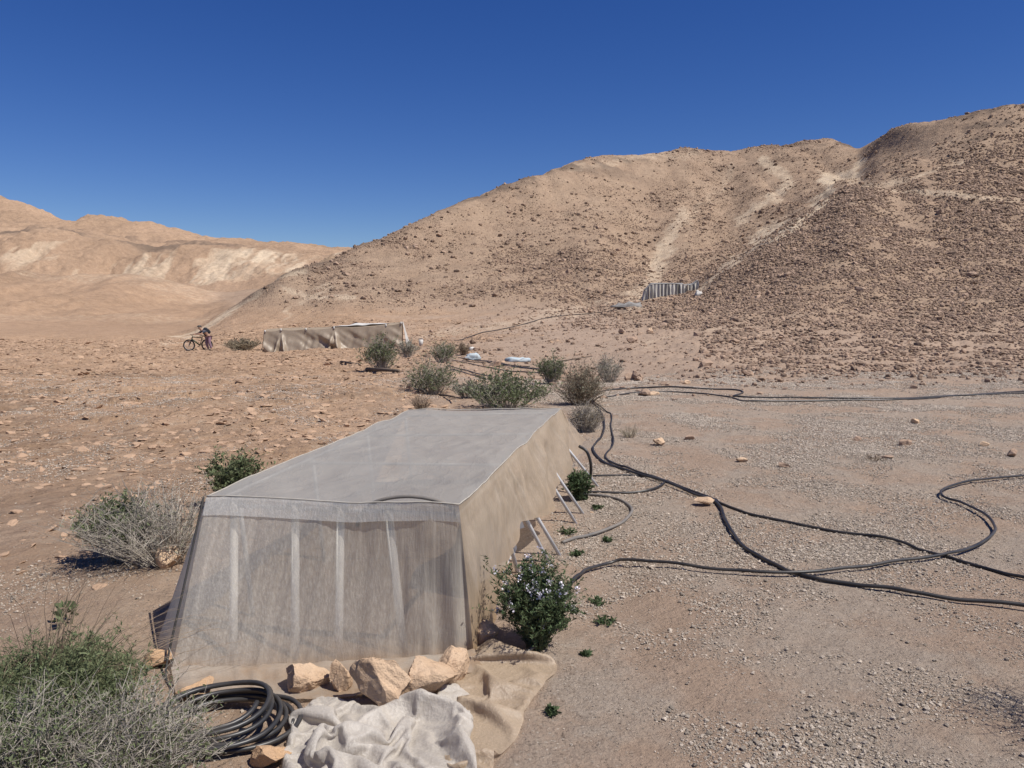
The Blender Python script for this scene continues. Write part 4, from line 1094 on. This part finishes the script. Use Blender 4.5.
plant('green_bush', 'leafy upright green bush rising behind the left edge of the tunnel roof', 'bush', 234, 508, 58, 62, 60, 'twig_green', 'leaf_green', .032, 26, (.25, 1), .4, 3, .002, seed=5, lw=.36, dome=.2)
plant('flowering_bush', 'dark green bush with pale lilac flowers at the right side of the tunnel', 'bush', 536, 648, 78, 104, 130, 'twig_green', 'leaf_dark', .021, 34, (.1, 1), .4, 4, .0014, flowers=60, seed=6, bowed=.5, fsize=.012, dome=.4, dirbias=(-.05, .0), jit=.03)
plant('green_bush', 'green bush under the raised back part of the side net', 'bush', 578, 500, 28, 34, 40, 'twig_green', 'leaf_dark', .035, 18, (.1, 1), .3, 3, .002, seed=7)
# behind the tunnel
plant('green_bush', 'upright green bush directly behind the middle of the tunnel roof', 'bush', 508, 409, 98, 46, 150, 'twig', 'leaf_olive', .055, 12, (.35, 1), .25, 3, .003, seed=8, dome=.55, jit=.03, bowed=.2)
plant('green_bush', 'greyish green bush behind the left end of the tunnel roof', 'bush', 432, 394, 60, 46, 120, 'twig', 'leaf_olive', .05, 9, (.4, 1), .2, 3, .003, seed=9, bowed=.2, dome=.6, jit=.03)
plant('green_bush', 'round olive bush in front of the tan tent', 'bush', 382, 369, 42, 40, 100, 'twig', 'leaf_olive', .08, 11, (.4, 1), .2, 3, .004, seed=10, bowed=.2, dome=.6, jit=.03)
plant('green_bush', 'dull green bush at the right end of the tan tent', 'bush', 407, 358, 26, 22, 60, 'twig', 'leaf_grey', .08, 8, (.3, 1), .2, 3, .004, seed=11, bowed=.2)
plant('green_bush', 'small green bush left of the blue white sacks', 'bush', 443, 363, 30, 25, 80, 'twig', 'leaf_olive', .07, 9, (.3, 1), .2, 3, .004, seed=13, bowed=.2)
plant('dry_bush', 'small brown dry bush beside the green bush near the sacks', 'bush', 463, 355, 18, 15, 50, 'twig_brown', 'leaf_dry', .07, 5, (.3, 1), .3, 3, .005, seed=14, bowed=.2)
plant('green_bush', 'narrow green bush at the foot of the dark slanting pole', 'bush', 551, 384, 32, 32, 90, 'twig', 'leaf_olive', .06, 10, (.3, 1), .3, 3, .003, seed=15, bowed=.2)
plant('dry_bush', 'large brown dry bush where the black pipes meet', 'bush', 582, 405, 56, 52, 190, 'twig_brown', 'leaf_grey', .04, 4, (.3, 1), .2, 4, .003, seed=16, bowed=.2, dome=.65, jit=.03)
plant('dry_bush', 'thin dry bush right of the brown bush by the pipes', 'bush', 609, 383, 34, 32, 90, 'twig', 'leaf_grey', .05, 3, (.3, 1), .2, 4, .004, seed=17, bowed=.2)
plant('dry_bush', 'low dry bush along the pipes behind the right roof corner', 'bush', 586, 432, 40, 34, 170, 'twig', 'leaf_dry', .03, 3, (.3, 1), .1, 4, .0025, seed=18, bowed=.2)
plant('dry_bush', 'small bare twiggy bush at the back left roof corner', 'bush', 421, 411, 26, 20, 60, 'twig_brown', None, twigs=4, rs=.002, seed=19, bowed=.2)
plant('dry_bush', 'straw coloured low bush between cyclist and tan tent', 'bush', 243, 350, 40, 12, 110, 'twig_pale', 'leaf_dry', .14, 6, (.2, 1), .1, 3, .008, seed=20)
plant('dry_bush', 'dry bush on the bank behind the tunnel under the green bush', 'bush', 470, 398, 46, 18, 90, 'twig', 'leaf_grey', .06, 4, (.3, 1), .1, 3, .004, seed=21)
plant('dry_bush', 'tiny dry tuft alone on the gravel right of the pipes', 'bush', 630, 437, 26, 14, 50, 'twig_pale', None, twigs=3, rs=.002, seed=22, upright=.1)
plant('dry_bush', 'flat dead twigs lying on the far gravel at right', 'twigs', 876, 460, 26, 8, 24, 'twig_brown', None, twigs=3, rs=.003, seed=23, upright=.0, dome=.8)
plant('dry_bush', 'twiggy bush at the right edge throwing its shadow on the gravel', 'bush', 1118, 738, 200, 190, 70, 'twig', 'leaf_grey', .02, .6, (.3, 1), .2, 5, .0016, seed=24)
weeds = [(597, 605, 30, 9, 'small green weed flat on the sand right of the flowering bush'), (604, 623, 28, 9, 'second flat green weed nearer the camera, right of the flowering bush'),
         (561, 628, 20, 20, 'upright weed at the edge of the flowering bush'), (574, 613, 10, 6, 'tiny weed between the flowering bush and the flat weeds'),
         (567, 534, 22, 10, 'green weed at the foot of the nearest tunnel legs'), (574, 555, 20, 7, 'low weed in the sand just before the tunnel legs'),
         (596, 509, 14, 6, 'tiny weed inside the curve of the dusty pipe'), (551, 714, 18, 10, 'lone green seedling right of the tan net'),
         (586, 655, 9, 4, 'tiny green shoot on bare sand below the weeds'), (582, 500, 14, 8, 'small weed beside the far tunnel legs'), (608, 541, 18, 5, 'low weed by the trough right of the legs')]
for k, (u, v, w_, h_, lab) in enumerate(weeds):
    plant('weed', lab, 'weed', u, v, w_, h_ * .7, 18, 'twig_green', 'leaf_dark', .022, 7, (.2, 1), .0, 1, .001, seed=70 + k, lw=.4, dome=.5)
plant('weed', 'broad leaved green seedling on the sand above the left bushes', 'weed', 71, 624, 30, 22, 10, 'twig_green', 'leaf_green', .055, 3.0, (.5, 1), .2, 0, .0015, seed=90, lw=.5)

# ------------------------------------------------------------------ tan tent
dl, dr = 46.0, 41.0
tl = gp(264, 351.5); trp = np.array([(402 - 512) / F * (tl[1] + .6), tl[1] + .6, 0]); trp[2] = gz(trp[0], trp[1])
def tent_pt(u, v):      # on the front plane of the tent
    n_ = np.array([-(trp[1] - tl[1]), trp[0] - tl[0], 0]); o_ = np.array([0, 0, CAMH]); d_ = np.array(ray(u, v))
    return o_ + d_ * (np.dot(tl - o_, n_) / np.dot(d_, n_))
TT_ = thing('canvas_tent', 'long low tan cloth tent with white sheeting on its right end', 'tent', tuple(tl))
tv = trp - tl; tlen = np.linalg.norm(tv); td = tv / tlen; tb = np.array([-td[1], td[0], 0])    # away from the camera
topv = {264: 331, 281: 329.5, 306: 329, 334: 327.5, 360: 326, 386: 325, 402: 322.5}
us = np.array(sorted(topv)); ts = (us - 264) / 138.0
tops = np.array([tent_pt(u, topv[u]) for u in us])
def tent_top(s): return np.array([np.interp(s, ts, tops[:, k]) for k in range(3)])
posts = [(u - 264) / 138 for u in (265, 281, 306, 334, 386, 401)]
def sagz(s):
    k = max(i_ for i_ in range(len(posts)) if posts[i_] <= max(s, posts[0])); k = min(k, len(posts) - 2)
    f_ = (s - posts[k]) / (posts[k + 1] - posts[k]); return 4 * f_ * (1 - f_)
def tfront(a, b):
    tp = tent_top(a); bo = lerp(tl, trp, a); bo = bo - tb * .22; bo[2] = gz(bo[0], bo[1]) - .02
    tp = tp - np.array([0, 0, .07 * sagz(a)])
    p_ = lerp(tp, bo, b)
    f_ = .12 * n1(a * 40 + b * 2, b * 1.5, 41) + .30 * n1(a * 16 - 3 * b, b, 42)
    for ps in (posts[1], posts[3]):
        f_ += .38 * math.exp(-((abs(a - ps) - .035 * b) / .012) ** 2) * b
    return p_ - tb * f_ * min(1, b * 2) - tl
grid_obj('front_cloth', tfront, 160, 24, M['canvas'], TT_)
wid = .8
def troof(a, b):
    tp = tent_top(a) - np.array([0, 0, .07 * sagz(a)]); bk = tent_top(a) + tb * wid + np.array([0, 0, .06 + .1 * n1(a * 9, 3, 4)])
    return lerp(tp, bk, b) + np.array([0, 0, -.1 * math.sin(PI * b) * (.5 + n1(a * 9, b * 3, 45))]) - tl
grid_obj('roof_cloth', troof, 90, 16, M['canvas'], TT_)
def tback(a, b):
    bk = tent_top(a) + tb * wid + np.array([0, 0, .05]); bo = lerp(tl, trp, a) + tb * (wid + .15); bo[2] = gz(bo[0], bo[1]) - .02
    return lerp(bk, bo, b) - tl
grid_obj('back_cloth', tback, 40, 8, M['canvas'], TT_)
def tleft(a, b):
    tp = tent_top(0) + tb * wid * a; bo = tl + tb * wid * a - td * (.12 + .25 * a); bo[2] = gz(bo[0], bo[1]) - .02
    return lerp(tp, bo, b) - td * .05 * n1(a * 12, b, 47) * b - tl
grid_obj('left_cloth', tleft, 24, 12, M['canvas'], TT_)
def tright(a, b):
    tp = tent_top(1.0) + tb * wid * a + np.array([0, 0, .05]); bo = trp + tb * (wid * a) + td * (.3 + .15 * a); bo[2] = gz(bo[0], bo[1]) - .02
    f_ = .16 * n1(a * 14, b, 48) + .06 * n1(a * 40, b, 49)
    return lerp(tp, bo, b) + td * (f_ * b + .02) - tl
tag(grid_obj('end_sheet', tright, 50, 16, M['white_sheet'], TT_), 'white end sheet')
def ttop(a, b):
    s_ = .48 + .42 * a; p_ = tent_top(s_) + tb * (.35 + 1.0 * b) 
    e = math.sin(PI * a) * math.sin(PI * min(1, b * 1.0 + .0))
    return p_ + np.array([0, 0, .02 + .16 * (n1(a * 7, b * 3, 50) + .5) * (.4 + e)]) - tl
tag(grid_obj('roof_sheet', ttop, 44, 12, M['white_sheet'], TT_), 'white crumpled sheet on the roof')
for s_ in posts:
    tp = tent_top(s_); bo = lerp(tl, trp, s_); bo[2] = gz(bo[0], bo[1]) - .05
    MB().tube(np.array([bo + tb * .05, tp + tb * .05 + np.array([0, 0, .05])]) - tl, .03, 8).build('post', M['white_pvc'], TT_)
    MB().tube(np.array([tp - tb * .02 + np.array([0, 0, -.10]), tp - tb * .02 + np.array([0, 0, .06])]) - tl, [.055, .035], 8).build('tie', M['white_sheet'], TT_)
# white bucket by the tent
bb = gp(421, 346)
B_ = thing('bucket', 'small white bucket standing right of the tan tent', 'bucket', tuple(bb))
k_ = bb[1] / F
mbx = MB(); rad = [(1.7, 0), (2.2, 6.3), (2.3, 6.3), (2.3, 5.8)]
mbx.tube(np.array([[0, 0, -.02], [0, 0, 3.2], [0, 0, 6.4]]) * k_, np.array([1.8, 2.1, 2.3]) * k_, 16)
mbx.build('body', M['white_sheet'], B_)
an = np.linspace(0, PI, 12)
MB().tube(np.stack([2.3 * np.cos(an), np.zeros(12), 6.0 + 1.6 * np.sin(an)], -1) * k_, .25 * k_, 6).build('handle', M['cap'], B_)

# ------------------------------------------------------------------ grey hut on the slope
hl = gp(645, 300); hr = np.array([(697 - 512) / F * (hl[1] + .3), hl[1] + .3, 0]); hr[2] = gz(hr[0], hr[1])
HT = thing('strip_hut', 'small hut walled with grey hanging plastic strips on the hillside', 'hut', tuple(hl))
hv = hr - hl; hd = hv / np.linalg.norm(hv); hb = np.array([-hd[1], hd[0], 0]); hlen = np.linalg.norm(hv)
def htop(s):
    p_ = hl + hv * s; p_[2] = max(hl[2] + (.95 + .6 * min(1, s * 8)) - (.12 if s > .72 else 0), gz(p_[0], p_[1]) + .75); return p_
def hwall(a, b):
    tp = htop(a); bo = hl + hv * a; bo[2] = gz(bo[0], bo[1]) - .03
    pl = abs(((a * 15 + .3 * n1(a * 6, 0, 3)) % 1) - .5) * 2
    return lerp(tp, bo, b) - hb * (.26 * pl * (.5 + .5 * b) + .12 * n1(a * 30, b * 2, 61)) - hd * .35 * b * max(0, .1 - a) * 8 - hl
grid_obj('front_wall', hwall, 190, 10, M['strips'], HT)
hw = .8
def hroof(a, b):
    tp = htop(a); return tp + hb * hw * b + np.array([0, 0, .1 * math.sin(PI * b) + .08 * n1(a * 9, b * 3, 62) + .04]) - hl
grid_obj('roof', hroof, 40, 10, M['dull_sheet'], HT)
def hend(a, b, s=0):
    tp = htop(s) + hb * hw * a; bo = hl + hv * s + hb * hw * a + hd * (-.2 if s == 0 else .15); bo[2] = gz(bo[0], bo[1]) - .03
    return lerp(tp, bo, b) - hl
grid_obj('end_wall', lambda a, b: hend(a, b, 0), 16, 6, M['grey_sheet'], HT)
grid_obj('end_wall', lambda a, b: hend(a, b, 1), 16, 6, M['strips'], HT)
def hback(a, b):
    tp = htop(a) + hb * hw; bo = hl + hv * a + hb * hw; bo[2] = gz(bo[0], bo[1]) - .03; return lerp(tp, bo, b) - hl
grid_obj('back_wall', hback, 20, 6, M['grey_sheet'], HT)
for s_ in (.06, .78):
    b_ = hl + hv * s_ - hb * .32; b_[2] = gz(b_[0], b_[1]) - .05
    MB().tube(np.array([b_, htop(s_) - hb * .3 + np.array([0, 0, .1])]) - hl, .05, 7).build('post', M['wood'], HT)

def lump(name, u, v, wpx, hpx, mat, label, cat, seed, depth=.5, yaw=0):
    """a slack filled sack or a bundle lying on the ground"""
    rng = np.random.default_rng(seed); b = gpx(u, v); s = b.y / F
    V = ICO3[0].copy()
    V[:, 2] = np.where(V[:, 2] > 0, V[:, 2], V[:, 2] * .35)
    V = np.sign(V) * np.abs(V) ** .85
    nz = 1 + .75 * fbm(V[:, 0] * 1.3 + seed, V[:, 1] * 1.3 + V[:, 2], seed, 3)
    V = V * nz[:, None]; V[:, 2] *= 1 + 1.1 * vnoise(V[:, 0] * 2.6 + seed, V[:, 1] * 1.2, seed + 2)
    w = wpx * s / 2; V = V * np.array([w, w * depth, hpx * s * .75]); V = V @ np.array(Matrix.Rotation(yaw, 3, 'Z')).T
    o = link(name, np_mesh(name, V, ICO3[1], True), mat); o.location = (b.x, b.y + w * depth * .5, b.z + hpx * s * .2)
    return tag(o, label, cat)
lump('sack', 472, 360, 17, 5, M['sack'], 'pale blue white sack left of the pair on the bare ground', 'sack', 3, .5, .3)
lump('sack', 519, 362, 23, 4.5, M['sack'], 'flatter pale blue sack right of the pair on the bare ground', 'sack', 4, .45, .15)
lump('folded_sheet', 474, 350, 10, 3, M['white_sheet'], 'small white sheet behind the left blue sack', 'sheet', 5, .5)
lump('sheet_bundle', 625, 308, 28, 6, M['dull_sheet'], 'long grey rolled sheet lying left of the hillside hut', 'bundle', 6, .3, .12)
lump('sack', 699, 296, 6, 5, M['white_sheet'], 'small bright white sack at the right end of the hillside hut', 'sack', 7, .6)

# ------------------------------------------------------------------ cyclist
D_ = None
fb = gp(198.5, 350.5)
Mt = {'tyre': simple('black_tyre', (.02, .02, .02, 1), None, 9, .8), 'frame': simple('green_black_frame', (.05, .09, .035, 1), (.02, .025, .02, 1), 3, .4, .5),
      'rim': simple('grey_rim', (.3, .3, .31, 1), None, 5, .4, .5), 'skin': simple('skin', (.42, .26, .18, 1), (.38, .23, .16, 1), 6, .6),
      'top': simple('dark_jersey', (.035, .04, .055, 1), (.08, .08, .1, 1), 8, .9), 'legs': simple('mauve_leggings', (.30, .19, .23, 1), (.22, .14, .18, 1), 5, .9),
      'pack': simple('black_pack', (.02, .022, .03, 1), None, 5, .8), 'helm': simple('dark_helmet', (.06, .055, .05, 1), None, 5, .5, .4)}
yaw = PI + math.radians(40)
BK = thing('bicycle', 'dark mountain bike with green frame halted beside the standing cyclist', 'bicycle', tuple(fb), yaw)
def ring(cx, cz, R_, r_, n=36, k=8):
    mb = MB(); a_ = np.linspace(0, 2 * PI, n, endpoint=False)
    V = []; Fs = []
    for i_ in range(n):
        for j_ in range(k):
            q_ = 2 * PI * j_ / k; rr = R_ + r_ * math.cos(q_)
            V.append((cx + rr * math.cos(a_[i_]), r_ * math.sin(q_), cz + rr * math.sin(a_[i_])))
            Fs.append((i_ * k + j_, ((i_ + 1) % n) * k + j_, ((i_ + 1) % n) * k + (j_ + 1) % k, i_ * k + (j_ + 1) % k))
    return mb.add(V, Fs)
def turned(mb_, cx_, a_):
    c_, s_ = math.cos(a_), math.sin(a_)
    mb_.v = [(cx_ + (v_[0] - cx_) * c_ - v_[1] * s_, (v_[0] - cx_) * s_ + v_[1] * c_, v_[2]) for v_ in mb_.v]
    return mb_
for cx in (.56, -.54):
    steer = math.radians(-32) if cx > 0 else 0
    wv = turned(ring(cx, .35, .325, .036), cx, steer).build('wheel', Mt['tyre'], BK)
    mb = ring(cx, .35, .285, .014)
    for q_ in range(12):
        a_ = q_ * PI / 6; mb.tube([(cx, 0.02 * (-1) ** q_, .35), (cx + .28 * math.cos(a_), 0, .35 + .28 * math.sin(a_))], .004, 4, False)
    mb.tube([(cx, -.05, .35), (cx, .05, .35)], .03, 10)
    turned(mb, cx, steer).build('rim', Mt['rim'], wv)
mb = MB()
bbk, seat_t, head_t, head_b, rh, fh = (-.10, 0, .33), (-.26, 0, .80), (.34, 0, .86), (.38, 0, .72), (-.54, 0, .35), (.56, 0, .35)
mb.tube([bbk, seat_t], .026); mb.tube([seat_t, head_t], .03); mb.tube([bbk, head_b], .042); mb.tube([head_b, head_t], .03)
for y_ in (-.05, .05): mb.tube([bbk, (-.54, y_, .35)], .011); mb.tube([(-.24, 0, .72), (-.54, y_, .35)], .010)
mb.build('frame', Mt['frame'], BK)
mb = MB()
for y_ in (-.06, .06): mb.tube([(.39, y_, .70), (.56, y_, .35)], .019)
mb.tube([(.39, -.07, .70), (.39, .07, .70)], .02); mb.build('fork', Mt['tyre'], BK)
hbm = MB(); hbm.tube([(.34, 0, .86), (.35, 0, .95), (.40, 0, .99)], .016); hbm.tube([(.36, -.34, 1.0), (.40, -.1, .99), (.40, .1, .99), (.36, .34, 1.0)], .014)
hbm.build('handlebar', Mt['tyre'], BK)
MB().add(*(lambda: ([(-.42, -.07, .93), (-.42, .07, .93), (-.2, .035, .94), (-.06, .012, .93), (-.06, -.012, .93), (-.2, -.035, .94), (-.42, -.06, .88), (-.42, .06, .88), (-.08, .01, .9), (-.08, -.01, .9)],
        [(0, 1, 2, 5), (2, 3, 4, 5), (6, 9, 8, 7), (0, 6, 7, 1), (1, 7, 8, 3, 2), (0, 5, 4, 9, 6), (3, 8, 9, 4)]))()).tube([(-.26, 0, .8), (-.28, 0, .9)], .014).build('saddle', Mt['tyre'], BK, False)
mb = MB(); mb.tube([(-.10, .09, .33), (.05, .09, .25)], .012); mb.tube([(-.10, -.09, .33), (-.25, -.09, .41)], .012); mb.tube([(-.1, -.09, .33), (-.1, .09, .33)], .02)
mb.box((.05, .14, .25), (.09, .09, .02)); mb.box((-.25, -.14, .41), (.09, .09, .02)); ring_ = None
mb.build('crank', Mt['tyre'], BK)

def skin_body(name, joints, edges, mats, parent, root):
    me = bpy.data.meshes.new(name); me.from_pydata([j[0] for j in joints], edges, []); me.update()
    o = bpy.data.objects.new(name, me); COL.objects.link(o); o.parent = parent
    sk = o.modifiers.new('skin', 'SKIN')
    if not me.skin_vertices: me.skin_vertices.new()
    for i_, j_ in enumerate(joints):
        r_ = j_[1]; me.skin_vertices[0].data[i_].radius = (r_, r_) if not isinstance(r_, tuple) else r_
        me.skin_vertices[0].data[i_].use_root = (i_ == root)
    sk.use_smooth_shade = True
    for d_ in me.skin_vertices[0].data: d_.radius = (d_.radius[0] * 1.12, d_.radius[1] * 1.12)
    o.modifiers.new('sub', 'SUBSURF').levels = 2; o.modifiers['sub'].render_levels = 2
    me.materials.append(mats); return o
oy = .34
PB = thing('person', 'cyclist in dark top and mauve leggings leaning on the handlebar', 'person', tuple(fb), yaw)
J = [((-.52, oy, .88), .135), ((-.43, oy, 1.04), .135), ((-.24, oy, 1.19), .15), ((-.14, oy, 1.27), .09), ((-.07, oy, 1.33), .055), ((-.01, oy, 1.40), .09), ((.01, oy, 1.48), .095),   # 0-6
     ((-.22, oy - .20, 1.22), .065), ((.02, oy - .26, 1.06), .048), ((.27, oy - .20, 1.02), .034), ((.35, oy - .18, 1.01), .038),   # 7-10
     ((-.22, oy + .20, 1.22), .065), ((-.02, oy + .24, 1.04), .048), ((.25, oy + .06, 1.02), .034), ((.34, oy + .0, 1.01), .038),   # 11-14
     ((-.52, oy - .09, .82), .105), ((-.42, oy - .10, .46), .068), ((-.54, oy - .10, .09), .045), ((-.40, oy - .10, .035), .038),   # 15-18
     ((-.54, oy + .09, .82), .105), ((-.54, oy + .11, .46), .068), ((-.68, oy + .11, .09), .045), ((-.54, oy + .11, .035), .038)]   # 19-22
E = [(0, 1), (1, 2), (2, 3), (3, 4), (4, 5), (5, 6), (2, 7), (7, 8), (8, 9), (9, 10), (2, 11), (11, 12), (12, 13), (13, 14), (0, 15), (15, 16), (16, 17), (17, 18), (0, 19), (19, 20), (20, 21), (21, 22)]
skin_body('body', J, E, Mt['skin'], PB, 0)
Jt = [((-.51, oy, .91), .145), ((-.43, oy, 1.04), .147), ((-.24, oy, 1.19), .162), ((-.14, oy, 1.275), .096), ((-.22, oy - .20, 1.22), .08), ((-.06, oy - .245, 1.11), .066), ((-.22, oy + .20, 1.22), .08), ((-.08, oy + .23, 1.09), .066)]
skin_body('shirt', Jt, [(0, 1), (1, 2), (2, 3), (2, 4), (4, 5), (2, 6), (6, 7)], Mt['top'], PB, 0)
Jl = [((-.52, oy, .88), .147), ((-.52, oy - .09, .82), .117), ((-.42, oy - .10, .46), .08), ((-.53, oy - .10, .14), .057), ((-.54, oy + .09, .82), .117), ((-.54, oy + .11, .46), .08), ((-.67, oy + .11, .14), .057)]
skin_body('leggings', Jl, [(0, 1), (1, 2), (2, 3), (0, 4), (4, 5), (5, 6)], Mt['legs'], PB, 0)
for q_ in ((-.48, oy - .10), (-.62, oy + .11)):
    V = ICO2[0] * np.array([.14, .05, .055]); V[:, 2] = np.maximum(V[:, 2], -.035)
    link('shoe', np_mesh('shoe', V, ICO2[1], True), Mt['pack'], PB, (q_[0] + .02, q_[1], .045))
V = ICO2[0] * np.array([.145, .11, .105]); V[:, 2] = np.maximum(V[:, 2], -.02)
link('helmet', np_mesh('helmet', V, ICO2[1], True), Mt['helm'], PB, (.0, oy, 1.495))
V = ICO3[0].copy(); V = np.sign(V) * np.abs(V) ** .6; V = V * np.array([.13, .17, .24]) @ np.array(Matrix.Rotation(.85, 3, 'Y')).T
pk = link('backpack', np_mesh('backpack', V, ICO3[1], True), Mt['pack'])
pw = Matrix.Rotation(yaw, 3, 'Z') @ Vector((-.44, oy, 1.24)); pk.location = (fb[0] + pw.x, fb[1] + pw.y, fb[2] + pw.z); pk.rotation_euler = (0, 0, yaw)
tag(pk, 'black backpack worn by the cyclist beside the bike', 'backpack')

# ------------------------------------------------------------------ camera, light, sky
cam = bpy.data.cameras.new('camera'); co = bpy.data.objects.new('camera', cam); COL.objects.link(co)
cam.sensor_width = 36; cam.lens = 36 * F / W; cam.clip_start = .05; cam.clip_end = 6000
co.location = (0, 0, CAMH); co.rotation_euler = (PI / 2 - P, 0, 0)
scn.camera = co
EL = math.radians(57)
S = Vector((.89 * math.cos(EL), -.456 * math.cos(EL), math.sin(EL)))
sun = bpy.data.lights.new('sun', 'SUN'); sun.energy = 4.5; sun.angle = math.radians(.53); sun.color = (1, .95, .87)
so = bpy.data.objects.new('sun', sun); COL.objects.link(so)
so.rotation_euler = S.to_track_quat('Z', 'Y').to_euler()
so.location = (30, -10, 40)
wd = bpy.data.worlds.new('World'); scn.world = wd; wd.use_nodes = True
nt = wd.node_tree; nt.nodes.clear()
sky = nt.nodes.new('ShaderNodeTexSky'); sky.sky_type = 'NISHITA'; sky.sun_disc = False
sky.sun_elevation = EL; sky.sun_rotation = math.atan2(S.x, S.y)
sky.altitude = 400; sky.air_density = .9; sky.dust_density = 0.0; sky.ozone_density = 5.0
bg = nt.nodes.new('ShaderNodeBackground'); bg.inputs['Strength'].default_value = .066
hs = nt.nodes.new('ShaderNodeHueSaturation'); hs.inputs['Saturation'].default_value = 1.27; hs.inputs['Hue'].default_value = .519
wo = nt.nodes.new('ShaderNodeOutputWorld')
nt.links.new(sky.outputs[0], hs.inputs['Color']); nt.links.new(hs.outputs[0], bg.inputs['Color']); nt.links.new(bg.outputs[0], wo.inputs['Surface'])
scn.view_settings.view_transform = 'Standard'; scn.view_settings.look = 'None'
scn.view_settings.exposure = .36; scn.view_settings.gamma = 1
scn.cycles.max_bounces = 6; scn.cycles.transparent_max_bounces = 12; scn.cycles.diffuse_bounces = 3
